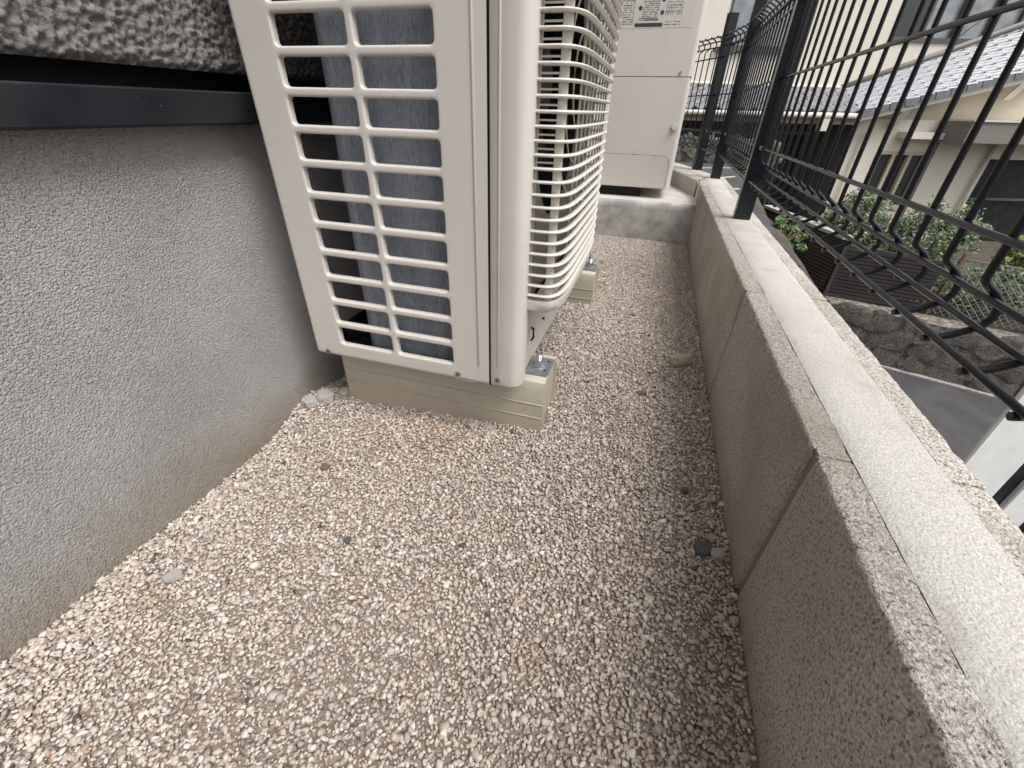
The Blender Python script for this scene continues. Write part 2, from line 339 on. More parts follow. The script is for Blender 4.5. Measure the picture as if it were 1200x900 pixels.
# ------------------------------------------------------------------ block wall, right
XO, ZT = .272, .199
bw = empty('block_wall', (.215, .6, -.19)); tag(bw, 'low beige concrete block wall with pale mortar top, right of the gravel and under the black fence', 'wall')
def block(y0, y1, seed, d0=None, d1=None):
    # cross-section: inner face, worn arris, inner rim, shallow channel, outer rim, outer face
    prof = [(XR, -.19), (XR, -.05), (XR, .05), (XR, .10), (XR, .14), (XR, .165), (XR, .18), (XR, .188), (XR+.0002, .195), (XR+.0010, .1978), (XR+.0028, ZT-.0002), (XR+.009, ZT), (XR+.017, ZT), (XR+.0252, ZT), (XR+.0256, ZT-.0012),
            (XR+.0255, ZT-.02), (XO-.0275, ZT-.02), (XO-.0260, ZT-.0012), (XO-.0256, ZT), (XO-.016, ZT), (XO-.009, ZT), (XO-.004, ZT-.0008), (XO-.001, ZT-.004), (XO, ZT-.012), (XO, .1), (XO, -.19)]
    L = y1-y0; ny_ = int(L/.0045); ys = [y0+L*j/ny_ for j in range(ny_+1)]
    def fn(v, i, j):
        y = v.y; e = min(y-y0, y1-y)
        ch = max(0, 1-e/.006)*.0035
        if i < 10 or i == 25: v.x += ch
        elif i > 22: v.x -= ch
        if i >= 9 and i <= 22 and i not in (15, 16): v.z -= ch*.6
        if 7 <= i <= 12 or 19 <= i <= 23:
            n1 = noise.noise(Vector((y*55, i*.35+seed, 1))); n2 = noise.noise(Vector((y*170, i*.9, seed)))
            chip = max(0, noise.noise(Vector((y*20, seed*3.1, 5 if i < 15 else 9)))-.30)*.012+max(0, noise.noise(Vector((y*70, seed*1.7, 2)))-.32)*.006
            s_ = 1 if i < 15 else -1
            v.x += s_*(.0012*n1+.0014*n2+chip*(1 if i < 12 else .3)); v.z += -.0006*abs(n2)-.0008*abs(n1)-chip*.7
        elif 12 < i < 15 or 17 <= i < 19:
            v.x += .0010*noise.noise(Vector((y*60, seed, 2)))+.0016*noise.noise(Vector((y*11, seed, 2)))
        return v
    vs, fs = sweep_grid(prof, ys, fn); mb = MB(); mb.add(vs, fs, True)
    o = rel(mb.build('block', 'block', sharp=60), bw); return o
edges = [-1.58, -1.205, -.825, -.445, -.067, .313, .693, 1.062, 1.44, 1.80]
for i in range(len(edges)-1): block(edges[i]+.0038, edges[i+1]-.0038, i+1)
def plan_prism(mb, pts, z0, z1):
    n = len(pts); vs = [(x, y, z0) for x, y in pts]+[(x, y, z1) for x, y in pts]
    fs = [tuple(range(n))[::-1], tuple(range(n, 2*n))]+[(i, (i+1) % n, n+(i+1) % n, n+i) for i in range(n)]
    mb.add(vs, fs)
mb = MB(); plan_prism(mb, [(XR, 1.8028), (XO, 1.8028), (XO, 2.10), (.232, 2.22), (XR, 1.95)], -.19, ZT); rel(mb.build('block', 'block', bevel=.003), bw)
mb = MB(); plan_prism(mb, [(XR-.003, 1.966), (.229, 2.228), (.112, 2.62), (-.01, 2.58)], -.19, ZT); rel(mb.build('block', 'block', bevel=.003), bw)
mb = MB(); plan_prism(mb, [(-.013, 2.588), (.109, 2.628), (-.3, 3.6), (-.42, 3.55)], -.19, ZT); rel(mb.build('block', 'block', bevel=.003), bw)
# recessed joints
mb = MB()
for y in edges: mb.box(XR+.0042, XO-.0042, y-.0039, y+.0039, -.189, ZT-.004)
j_ = rel(mb.build('mortar_joint', 'joint'), bw)
mb = MB()
for y in edges: mb.box(XR+.0035, XR+.0254, y-.0045, y+.0045, ZT-.0038, ZT-.0007); mb.box(XO-.0254, XO-.0035, y-.0045, y+.0045, ZT-.0038, ZT-.0007)
rel(mb.build('joint_top', 'block'), bw)
# mortar cap: slightly wavy strip in the channel
vs = []; fs = []; ny_ = 700; nxx = 12
for j in range(ny_+1):
    y = -1.58+(3.66)*j/ny_
    for i in range(nxx+1):
        t = i/nxx; x0 = XR+.0258+.0005*noise.noise(Vector((y*6, 0, 1)))+.0004*noise.noise(Vector((y*90, 0, 1))); x1 = XO-.0257+.0005*noise.noise(Vector((y*17, 0, 6)))
        if y > 1.9: x0 = XR+.03+.02*(y-1.9)
        z = ZT+.0006+.0003*noise.noise(Vector((y*12, t*2, 3)))-(.0007 if i in (0, nxx) else 0)
        vs.append((x0+(x1-x0)*t, y, z))
for j in range(ny_):
    for i in range(nxx): a = j*(nxx+1)+i; fs.append((a, a+1, a+nxx+2, a+nxx+1))
mb = MB(); mb.add(vs, fs, True); rel(mb.build('mortar_cap', 'mortar'), bw)
mb = MB(); plan_prism(mb, [(.168, 1.99), (.215, 2.19), (.10, 2.58), (.01, 2.56)], ZT-.01, ZT+.0014); rel(mb.build('mortar_cap', 'mortar'), bw)
mb = MB(); mb.box(.165, XO+.03, -3.5, 2.1, -4.0, -.191); mb.box(-.6, XO+.02, 2.1, 2.3, -4, -.191)
tag(mb.build('retaining_wall', 'slab'), 'plain concrete retaining wall under the low block wall, dropping to the road', 'wall')

# ------------------------------------------------------------------ slab step and far equipment
st = empty('concrete_step', (-.2, 1.76, 0)); tag(st, 'raised grey concrete slab at the far end of the gravel, carrying the far white unit', 'slab')
vs = []; mb = MB(); n_ = 70
prof = [(1.76, -.2), (1.7605, .02), (1.761, .08), (1.762, .118), (1.764, .132), (1.770, .139), (1.780, .1405)]
for i in range(n_+1):
    x = -.52+.678*i/n_
    for k, (y, z) in enumerate(prof):
        vs.append((x, y+.003*noise.noise(Vector((x*8, z*8, 0)))*(k < 6), z+.0012*noise.noise(Vector((x*14, 3, 1)))))
P_ = len(prof)
mb.add(vs, [(i*P_+k, (i+1)*P_+k, (i+1)*P_+k+1, i*P_+k+1) for i in range(n_) for k in range(P_-1)], True)
rel(mb.build('riser', 'slab'), st)
mb = MB(); plan_prism(mb, [(-.52, 1.7795), (.1578, 1.7795), (.1578, 1.96), (0, 2.56), (-.4, 3.5), (-.52, 3.5)], .10, .1402); rel(mb.build('slab_top', 'slab_top'), st)

hu = empty('heat_pump_cabinet', (-.2, 1.9, .14)); tag(hu, 'tall ivory equipment cabinet on the concrete slab at the far end, with printed label', 'cabinet')
FY = 1.85
def rr(x0, x1, y0, y1, r, seg=6):
    out = []
    for cx, cy, a0 in ((x1-r, y0+r, -90), (x1-r, y1-r, 0), (x0+r, y1-r, 90), (x0+r, y0+r, 180)):
        for k in range(seg+1): a = R(a0+90*k/seg); out.append((cx+r*math.cos(a), cy+r*math.sin(a)))
    return out
def vprism(mb, pts, z0, z1, smooth=True):
    n = len(pts); mb.add([(x, y, z) for z in (z0, z1) for x, y in pts], [(i, (i+1) % n, n+(i+1) % n, n+i) for i in range(n)], smooth)
    mb.add([(x, y, z0) for x, y in pts], [tuple(range(n))[::-1]]); mb.add([(x, y, z1) for x, y in pts], [tuple(range(n))])
XA, XB = -.62+.14, .052
mb = MB(); vprism(mb, rr(XA, XB, FY, FY+.34, .016), .176, .522); rel(mb.build('lower_panel', 'ivory', sharp=50), hu)
mb = MB(); vprism(mb, rr(XA, XB, FY, FY+.34, .016), .5245, 1.35); rel(mb.build('upper_panel', 'ivory', sharp=50), hu)
mb = MB(); mb.box(XA+.002, XB-.002, FY+.002, FY+.338, .5215, .525); rel(mb.build('panel_seam', 'joint'), hu)
# service cover outline: a thin sheet proud of the lower panel with rounded top corner
def cover(mb, x0, x1, z0, z1, r, y, t):
    pts = [(x0, z0), (x1, z0)]+[(x1-r+r*math.cos(R(a)), z1-r+r*math.sin(R(a))) for a in range(0, 91, 15)]+[(x0, z1)]
    n = len(pts); vs = [(x, y, z) for x, z in pts]+[(x, y-t, z) for x, z in pts]
    mb.add(vs, [tuple(range(n, 2*n)), tuple(range(n))[::-1]]+[(i, (i+1) % n, n+(i+1) % n, n+i) for i in range(n)])
mb = MB(); cover(mb, XA+.02, XB-.018, .178, .288, .03, FY, .0008); rel(mb.build('cover_gap', 'joint'), hu)
mb = MB(); cover(mb, XA+.02, XB-.0198, .1775, .2862, .0285, FY-.0008, .0016); rel(mb.build('service_cover', 'ivory', bevel=.0006), hu)
for x, z in ((-.10, .288), (-.16, .288), (-.02, .282), (.030, .27), (.033, .21), (.033, .25)):
    mb = MB(); mb.disc((x, FY, z), (0, -1, 0), .0025, .003, 8); rel(mb.build('screw', 'screw'), hu)
mb = MB(); mb.disc((.012, FY, .535), (0, -1, 0), .005, .003, 10); rel(mb.build('screw', 'screw'), hu)
mb = MB(); mb.disc((.028, FY, .378), (0, -1, 0), .0125, .004, 20); mb.disc((.028, FY-.004, .378), (0, -1, 0), .009, .006, 20); rel(mb.build('knob', 'rib', sharp=40), hu)
for a_, b_ in ((.03, .07), (.24, .29)): mb = MB(); mb.box(-.38, -.05, FY+a_, FY+b_, .1404, .177); rel(mb.build('base_rail', 'black'), hu)
# printed label (far too small to read in the photograph: rows of print, two round marks, a dark bar)
lab = MB(); yl = FY-.0006
mb = MB(); mb.box(-.215, .018, FY-.0005, FY+.001, .652, .80); pl = rel(mb.build('label', 'plate_bg'), hu)
def dash_rows(x0, x1, z0, z1, pitch, fill, h):
    z = z1
    while z > z0:
        x = x0
        while x < x1:
            wd = random.uniform(.0015, .0045)
            if random.random() < fill: lab.add([(x, yl, z), (min(x+wd, x1), yl, z), (min(x+wd, x1), yl, z+h), (x, yl, z+h)], [(0, 1, 2, 3)])
            x += wd+random.uniform(.0006, .0016)
        z -= pitch
dash_rows(-.205, -.168, .658, .795, .0058, .8, .0028)
dash_rows(-.142, -.090, .668, .795, .0052, .85, .0026)
dash_rows(-.156, -.090, .668, .676, .0042, .85, .0024)
dash_rows(-.07, -.02, .682, .715, .0075, .7, .0018); dash_rows(-.07, -.018, .656, .666, .0068, .8, .0022); dash_rows(-.06, -.035, .735, .745, .006, .9, .004)
for x in (-.068, -.061, -.054, -.047, -.028, -.021): lab.add([(x, yl, .682), (x+.0008, yl, .682), (x+.0008, yl, .716), (x, yl, .716)], [(0, 1, 2, 3)])
for z in (.690, .705): lab.add([(-.07, yl, z), (-.02, yl, z), (-.02, yl, z+.0008), (-.07, yl, z+.0008)], [(0, 1, 2, 3)])
for cx, cz, r_ in ((-.150, .702, .0062), (-.080, .722, .006), (-.080, .690, .006)):
    lab.add([(cx+r_*math.cos(R(a)), yl-.0002, cz+r_*math.sin(R(a))) for a in range(0, 360, 24)], [tuple(range(15))])
lab.add([(-.162, yl-.0002, .655), (-.074, yl-.0002, .655), (-.074, yl-.0002, .665), (-.162, yl-.0002, .665)], [(0, 1, 2, 3)])
o = lab.build('label_print', 'plate'); o.parent = pl

# ------------------------------------------------------------------ fan unit (outdoor unit of an air conditioner)
ac = empty('air_conditioner_unit', (-.29, .8, .09)); tag(ac, 'ivory outdoor air conditioner with slotted side panel and ribbed fan guard on cream feet', 'air conditioner')
YP = .465; XL, XS, XF = -.459, -.1705, -.127; ZB, ZTOP = .0925, .76; YE = 1.13
# slotted side panel
mb = MB(); T = .0075
xs = [XL+.004, -.4095, -.3155, -.2238, XS-.0008]      # column limits: margin | left slots | mullion ... built as cells
pitch_z = .03525; z_first = .1170; hgt_ = .0268
cols_ = [(-.4085, -.3205), (-.3115, -.2255)]
nrow = 15
zc = [z_first+i*pitch_z for i in range(nrow)]
def ring(x0, x1, z0, z1, r, y, ins, seg=5):
    x0 += ins; x1 -= ins; z0 += ins; z1 -= ins; r = max(r-ins, .001); out = []
    for cx, cz, a0 in ((x1-r, z0+r, -90), (x1-r, z1-r, 0), (x0+r, z1-r, 90), (x0+r, z0+r, 180)):
        for k in range(seg+1): a = R(a0+90*k/seg); out.append((cx+r*math.cos(a), y, cz+r*math.sin(a)))
    return out
zlo0 = z_first-(pitch_z-hgt_)/2
cellx = [(-.4125, -.316), (-.316, -.2215)]
for ci_, (a, b) in enumerate(cols_):
    cx0, cx1 = cellx[ci_]
    for zi in zc:
        z0, z1 = zi, zi+hgt_; cz0, cz1 = zi-(pitch_z-hgt_)/2, zi+hgt_+(pitch_z-hgt_)/2
        outer = []
        hole = ring(a, b, z0, z1, .0042, YP, 0); n = len(hole); seg = 5
        # project the ring onto the cell border, corners kept exact
        corners = [(cx1, cz0), (cx1, cz1), (cx0, cz1), (cx0, cz0)]
        for q in range(4):
            for k in range(seg+1):
                cxq, czq = corners[q]; h = hole[q*(seg+1)+k]
                if k == 2 or k == 3: outer.append((cxq, YP, czq))
                elif (q in (0, 2) and k < 2) or (q in (1, 3) and k > 3): outer.append((h[0], YP, czq))
                else: outer.append((cxq, YP, h[2]))
        rings = [outer]
        for ins, dy in ((-.0022, 0), (-.0014, .0002), (-.0006, .0009), (0, .0022), (.0002, T)):
            rings.append(ring(a, b, z0, z1, .0042, YP+dy, ins))
        vs = [v for g_ in rings for v in g_]; fs = []
        for i in range(len(rings)-1):
            for k in range(n): fs.append((i*n+k, i*n+(k+1) % n, (i+1)*n+(k+1) % n, (i+1)*n+k))
        mb.add(vs, fs, True)
zt_ = zc[-1]+hgt_+(pitch_z-hgt_)/2
def quad(mb, x0, x1, z0, z1, y=YP, sm=True): mb.add([(x0, y, z0), (x1, y, z0), (x1, y, z1), (x0, y, z1)], [(0, 1, 2, 3)], sm)
rb = .006
quad(mb, XL+rb, -.4125, ZB+rb, ZTOP); quad(mb, -.2215, XS-.0012, ZB+rb, ZTOP); quad(mb, -.4125, -.2215, ZB+rb, zlo0); quad(mb, -.4125, -.2215, zt_, ZTOP)
# rolled left edge and bottom edge
def arc(n=6): return [(math.sin(R(90*k/n)), 1-math.cos(R(90*k/n))) for k in range(n+1)]
A_ = arc()
vs = []
for s_, c_ in A_: vs += [(XL+rb-rb*s_, YP+rb*c_, ZB+rb), (XL+rb-rb*s_, YP+rb*c_, ZTOP)]
vs += [(XL, YP+.02, ZB+rb), (XL, YP+.02, ZTOP)]
mb.add(vs, [(2*i+1, 2*i+3, 2*i+2, 2*i) for i in range(len(A_))], True)
vs = []
for s_, c_ in A_: vs += [(XL+rb, YP+rb*c_, ZB+rb-rb*s_), (XS-.0012, YP+rb*c_, ZB+rb-rb*s_)]
vs += [(XL+rb, YP+.02, ZB), (XS-.0012, YP+.02, ZB)]
mb.add(vs, [(2*i, 2*i+2, 2*i+3, 2*i+1) for i in range(len(A_))], True)
vs = [(XL+rb, YP, ZB+rb)]; nA = 6; gr = []
for i in range(nA+1):
    for j in range(nA+1):
        th, ph = R(90*i/nA), R(90*j/nA)
        gr.append((XL+rb-rb*math.sin(th)*math.cos(ph), YP+rb-rb*math.cos(th), ZB+rb-rb*math.sin(th)*math.sin(ph)))
mb.add(gr, [(i*(nA+1)+j, i*(nA+1)+j+1, (i+1)*(nA+1)+j+1, (i+1)*(nA+1)+j) for i in range(nA) for j in range(nA)], True)
mb.add([(XL, YP+.02, ZB+.004), (XL, YP+.02, ZTOP), (XL+.001, YE, ZTOP), (XL+.001, YE, ZB+.004)][:0], [])
side = rel(mb.build('side_panel', 'ivory', sharp=70), ac)
# pressed ridges on the side panel and front cover
def ridge(x, z0, z1, w_=.0035, d=.0016):
    mb = MB(); n = 8; pts = []
    for k in range(n+1): a = math.pi*k/n; pts.append((x-w_/2*math.cos(a), YP-d*math.sin(a)))
    vs = []
    zs = [z0, z0+.002, z1]; sc = [0, 1, 1]
    for z, s_ in zip(zs, sc): vs += [(x+(px_-x)*max(s_, .1), YP+.0003+(py_-YP)*s_, z) for px_, py_ in pts]
    mb.add(vs, [(j*(n+1)+k, j*(n+1)+k+1, (j+1)*(n+1)+k+1, (j+1)*(n+1)+k) for j in range(2) for k in range(n)], True)
    return rel(mb.build('pressed_ridge', 'ivory'), ac)
ridge(-.1865, .121, ZTOP); ridge(-.1590, .124, ZTOP, .003)
# front cover: wraps the corner and carries the fan side
mb = MB(); rc = .015
plan = [(XS+.0010, YP+.02), (XS+.0010, YP+.0012), (XS+.0020, YP)]+[(XF-rc+rc*math.sin(R(a)), YP+rc-rc*math.cos(R(a))) for a in range(0, 91, 9)]+[(XF, .492)]
n = len(plan); zb = ZB+.0005
zr = [(zb, 0)]
vs = []
for z, in_ in ((ZB+.006, 0), (ZTOP, 0)): vs += [(x, y, z) for x, y in plan]
fs = [(i, i+1, n+i+1, n+i) for i in range(n-1)]
mb.add(vs, fs, True)
# rounded bottom hem
vs = []; K = 5
for k in range(K+1):
    a = R(90*k/K)
    for x, y in plan: vs.append((x-(.005*(1-math.cos(a)) if x > XF-rc else 0), y+.005*(1-math.cos(a)), ZB+.006-.0055*math.sin(a)))
mb.add(vs, [(k*n+i, k*n+i+1, (k+1)*n+i+1, (k+1)*n+i)[::-1] for k in range(K) for i in range(n-1)], True)
# fan side: sheet around the fan opening
FY0, FY1, FZ0, FZ1 = .492, .832, .2105, .72
def qx(mb, y0, y1, z0, z1, x=XF): mb.add([(x, y0, z0), (x, y1, z0), (x, y1, z1), (x, y0, z1)], [(0, 1, 2, 3)])
qx(mb, FY1, YE-.012, ZB+.03, ZTOP); qx(mb, FY0, FY1, FZ1, ZTOP); qx(mb, FY0, FY1, .196, FZ0)
# base skirt leaning a little inward at the bottom
mb.add([(XF, FY0, .196), (XF, YE-.012, .196), (XF-.009, YE-.012, ZB), (XF-.009, FY0, ZB)], [(3, 2, 1, 0)])
mb.add([(XF, FY0, .196), (XF-.009, FY0, ZB), (XF-.03, FY0, ZB), (XF-.03, FY0, .196)], [(0, 1, 2, 3)])
pl2 = [(XF-.012+.012*math.cos(R(a)), YE-.012+.012*math.sin(R(a))) for a in range(0, 91, 15)]+[(XL, YE)]
mb.add([(x, y, z) for z in (ZB, ZTOP) for x, y in pl2], [(i, i+1, len(pl2)+i+1, len(pl2)+i) for i in range(len(pl2)-1)], True)
rel(mb.build('front_cover', 'ivory', sharp=60), ac)
mb = MB(); mb.box(XS-.0014, XS+.0014, YP+.003, YP+.01, ZB, ZTOP); rel(mb.build('panel_seam', 'black'), ac)
mb = MB(); mb.box(XL+.001, XF-.001, YP+.002, YE-.001, ZTOP, ZTOP+.004); mb.box(XL-.003, XF+.003, YP-.003, YE+.003, ZTOP+.003, ZTOP+.02); rel(mb.build('top_panel', 'ivory', bevel=.002), ac)
mb = MB(); mb.box(XL+.004, XF-.011, YP+.022, YE-.004, ZB-.001, ZB+.004); mb.box(XL+.004, XL+.008, YP+.022, YE-.004, ZB, ZB+.022); mb.box(XL+.02, XF-.03, YP+.026, YP+.029, ZB, ZB+.010)
mb.bar((XL+.02, YP+.05, ZB+.012), (XL+.13, YP+.22, ZB+.012), .01, .014)
rel(mb.build('base_pan', 'flashing'), ac)
# fin coil: L in plan with rounded corner, fins as fine vertical relief
mb = MB(); xo, yo, th = -.393, .497, .028; rcn = .028
outp = [(XS-.012, yo)]+[(xo+rcn-rcn*math.sin(R(a)), yo+rcn-rcn*math.cos(R(a))) for a in range(0, 91, 9)]+[(xo, YE-.05)]
inp = [(XS-.012, yo+th), (xo+th, yo+th), (xo+th, YE-.05)]
pts = outp+inp[::-1]; n = len(pts)
mb.add([(x, y, z) for z in (ZB+.005, ZTOP-.01) for x, y in pts], [(i, (i+1) % n, n+(i+1) % n, n+i)[::-1] for i in range(n)], True)
rel(mb.build('coil', 'coil', sharp=50), ac)
fin = MB()
for k in range(150):
    x = XS-.013-k*.00145
    if x < xo+rcn: break
    fin.add([(x, yo-.0004-.0005*random.random(), ZB+.005), (x, yo-.0004, ZTOP-.01), (x, yo+.003, ZTOP-.01), (x, yo+.003, ZB+.005)], [(0, 1, 2, 3)])
o = rel(fin.build('coil_fins', 'coil'), ac); o['kind'] = 'stuff'
for z in (.3, .52):
    pass
# screws and oval tab
for x, z in ((-.4345, .1005), (-.2180, .1035), (-.1590, .1060)):
    mb = MB(); c = (x, YP, z)
    mb.tube([(x, YP+.001, z), (x, YP-.0014, z), (x, YP-.0024, z), (x, YP-.003, z)], .0042, 16)
    for i in range(16): pass
    s_ = mb.build('screw', 'screw', sharp=50); rel(s_, ac)
    k = MB(); k.box(x-.0026, x+.0026, YP-.0033, YP-.0028, z-.0005, z+.0005); k.box(x-.0005, x+.0005, YP-.0034, YP-.0028, z-.0026, z+.0026)
    q = k.build('screw_slot', 'black'); q.parent = s_
mb = MB(); pts = rr(-.2225, -.1905, .0925, .0985, .0028, 4)
n = len(pts); mb.add([(x, YP-.0006, z) for x, z in pts]+[(x, YP+.001, z) for x, z in pts], [tuple(range(n))]+[(i, n+i, n+(i+1) % n, (i+1) % n) for i in range(n)])
rel(mb.build('fixing_tab', 'zinc'), ac)
mb = MB(); mb.tube([(XF+.001, .508, .171), (XF+.004, .510, .169), (XF+.004, .512, .155), (XF+.001, .513, .149)], .0016, 6); rel(mb.build('cable_clip', 'flashing'), ac)
mb = MB(); mb.disc((XF-.004, .60, .145), (1, 0, 0), .0022, .003, 8); rel(mb.build('screw', 'black'), ac)
# shroud and fan behind the guard
mb = MB(); cy, cz, fr = .661, .450, .167; SX = XF-.004; n = 48
ringo = []
for k in range(n):
    a = 2*math.pi*k/n; ca, sa = math.cos(a), math.sin(a)
    t = min(((FY1 if ca > 0 else 2*cy-FY0)-cy)/abs(ca) if abs(ca) > 1e-6 else 9, ((FZ1-cz) if sa > 0 else (cz-FZ0))/abs(sa) if abs(sa) > 1e-6 else 9)
    ringo.append((SX, cy+ca*t, cz+sa*t))
r1 = [(SX, cy+fr*math.cos(2*math.pi*k/n), cz+fr*math.sin(2*math.pi*k/n)) for k in range(n)]
r2_ = [(SX-.012, cy+(fr-.008)*math.cos(2*math.pi*k/n), cz+(fr-.008)*math.sin(2*math.pi*k/n)) for k in range(n)]
r3 = [(SX-.06, cy+(fr-.008)*math.cos(2*math.pi*k/n), cz+(fr-.008)*math.sin(2*math.pi*k/n)) for k in range(n)]
mb.add(ringo+r1+r2_, [(i*n+k, i*n+(k+1) % n, (i+1)*n+(k+1) % n, (i+1)*n+k) for i in range(2) for k in range(n)], True)
rel(mb.build('fan_shroud', 'shroud', sharp=60), ac)
mb = MB(); mb.add(r2_+r3, [(k, (k+1) % n, n+(k+1) % n, n+k) for k in range(n)], True)
rel(mb.build('fan_barrel', 'flashing'), ac)  # barrel split off and coloured near-black: shade inside the fan opening
mb = MB(); mb.disc((SX-.07, cy, cz), (1, 0, 0), .035, .04, 24)
for b in range(3):
    a0 = 2*math.pi*b/3+.5; vs = []
    for i in range(7):
        r_ = .03+.10*i/6
        for j in range(5): a = a0+(j/4-.5)*(.9+.25*i/6)+.25*i/6; vs.append((SX-.055+.028*(j/4-.5), cy+r_*math.cos(a), cz+r_*math.sin(a)))
    mb.add(vs, [(i*5+j, i*5+j+1, (i+1)*5+j+1, (i+1)*5+j) for i in range(6) for j in range(4)], True)
rel(mb.build('fan', 'flashing', sharp=50), ac)  # near-black colour stands in for the shade on hub and blades
mb = MB(); mb.box(SX-.12, SX-.118, .51, YE-.02, ZB+.02, ZTOP-.01); rel(mb.build('inner_partition', 'black'), ac)  # black sheet paints the unlit depth behind the fan
# fan guard: ribs
def guard_plan(off=0):
    q = [(XF-.003, .4875+off), (XF+.010, .4868+off), (XF+.021, .4872+off), (XF+.0275-off*.4, .4900+off), (XF+.0325-off*.6, .4970+off*.7), (XF+.0360-off, .508+off*.3), (XF+.0383-off, .528), (XF+.0393-off, .56), (XF+.0393-off, .60), (XF+.0388-off, .68), (XF+.0376-off, .75), (XF+.034-off, .795), (XF+.027-off, .818), (XF+.015, .828-off), (XF-.003, .830-off)]
    return q
zr0 = .2258; dz = .01284; NR = 38
def profile_sweep(path, w_, h_, z):
    mb = MB(); n = 8; vs = []
    P2 = [Vector((x, y, 0)) for x, y in path]
    # smooth path by Catmull-Rom
    out = []
    for i in range(len(P2)-1):
        p0, p1, p2_, p3 = P2[max(i-1, 0)], P2[i], P2[i+1], P2[min(i+2, len(P2)-1)]
        for s_ in range(3):
            t = s_/3; out.append(.5*((2*p1)+(-p0+p2_)*t+(2*p0-5*p1+4*p2_-p3)*t*t+(-p0+3*p1-3*p2_+p3)*t**3))
    out.append(P2[-1]); mb.tube([p+Vector((0, 0, z)) for p in out], w_, n, rz=h_)
    return mb
gd = empty('fan_guard', (XF, .68, .2)); gd.parent = ac; gd.location = Vector((XF, .68, .2))-ac.location
def rel2(o): o.parent = gd; o.location = -Vector((XF, .68, .2)); return o
first = rel2(profile_sweep(guard_plan(), .0044, .0018, 0).build('rib', 'rib'))
first.location = Vector((0, 0, zr0))-Vector((XF, .68, .2))
for i in range(1, NR): inst(first, 'rib', gd, first.location+Vector((0, 0, i*dz)))
# bottom frame of the guard
vs = []; path = guard_plan(); mb = MB()
prof2 = [(.0035, .0030), (.0035, -.001), (.002, -.010), (-.004, -.0135), (-.010, -.0135), (-.010, .003)]
P2 = [Vector((x, y, 0)) for x, y in path]; rings = []
for i, p in enumerate(P2):
    d = (P2[min(i+1, len(P2)-1)]-P2[max(i-1, 0)]).normalized(); nrm = Vector((d.y, -d.x, 0))
    rings.append([p+nrm*a+Vector((0, 0, .2165+b)) for a, b in prof2])
n = len(prof2); mb.add([v for r_ in rings for v in r_], [(i*n+k, i*n+(k+1) % n, (i+1)*n+(k+1) % n, (i+1)*n+k) for i in range(len(P2)-1) for k in range(n)], True)
rel2(mb.build('guard_frame', 'rib', sharp=50))
# corner post, ladder louvre and vertical stays
ztop_g = zr0+(NR-1)*dz
mb = MB(); mb.box(XF+.0195, XF+.0290, .4925, .4955, .214, ztop_g); rel2(mb.build('corner_post', 'rib', bevel=.0008))
mb = MB(); mb.box(XF-.0005, XF+.0015, .4915, .495, .214, ztop_g); rel2(mb.build('corner_post', 'rib', bevel=.0008))
mb = MB()
i = 0
while .3735+i*dz/2 < ztop_g:
    zc_ = .3735+i*dz/2-.0009; mb.box(XF+.0005, XF+.0197, .4918, .4932, zc_-.0009, zc_+.0009); i += 1
rel2(mb.build('side_louvre', 'rib'))
mb = MB()
for a in np.linspace(0, 1, 11):
    pass
mb.box(XF-.004, XF-.0005, .4935, .498, .214, .36)
rel2(mb.build('bell_mouth', 'shroud'))
ystay = [.538, .566, .594, .622, .650, .678, .706, .734, .762, .790]
stay = None
for y in ystay:
    xq = XF+.0338 if .52 < y < .78 else XF+.030
    if stay is None:
        mb = MB(); mb.tube([(0, 0, .214), (0, 0, ztop_g)], .0014, 6); stay = mb.build('stay', 'rib'); stay.parent = gd; stay.location = Vector((xq, y, 0))-Vector((XF, .68, .2))
    else: inst(stay, 'stay', gd, Vector((xq, y, 0))-Vector((XF, .68, .2)))
mb = MB()     # concentric inner rings of the guard, seen end-on through the ribs
for r_ in (.05, .09, .13):
    mb.tube([(XF+.012, cy+r_*math.cos(2*math.pi*k/24), cz+r_*math.sin(2*math.pi*k/24)) for k in range(25)], .0013, 5, cap=False)
rel2(mb.build('guard_ring', 'rib'))

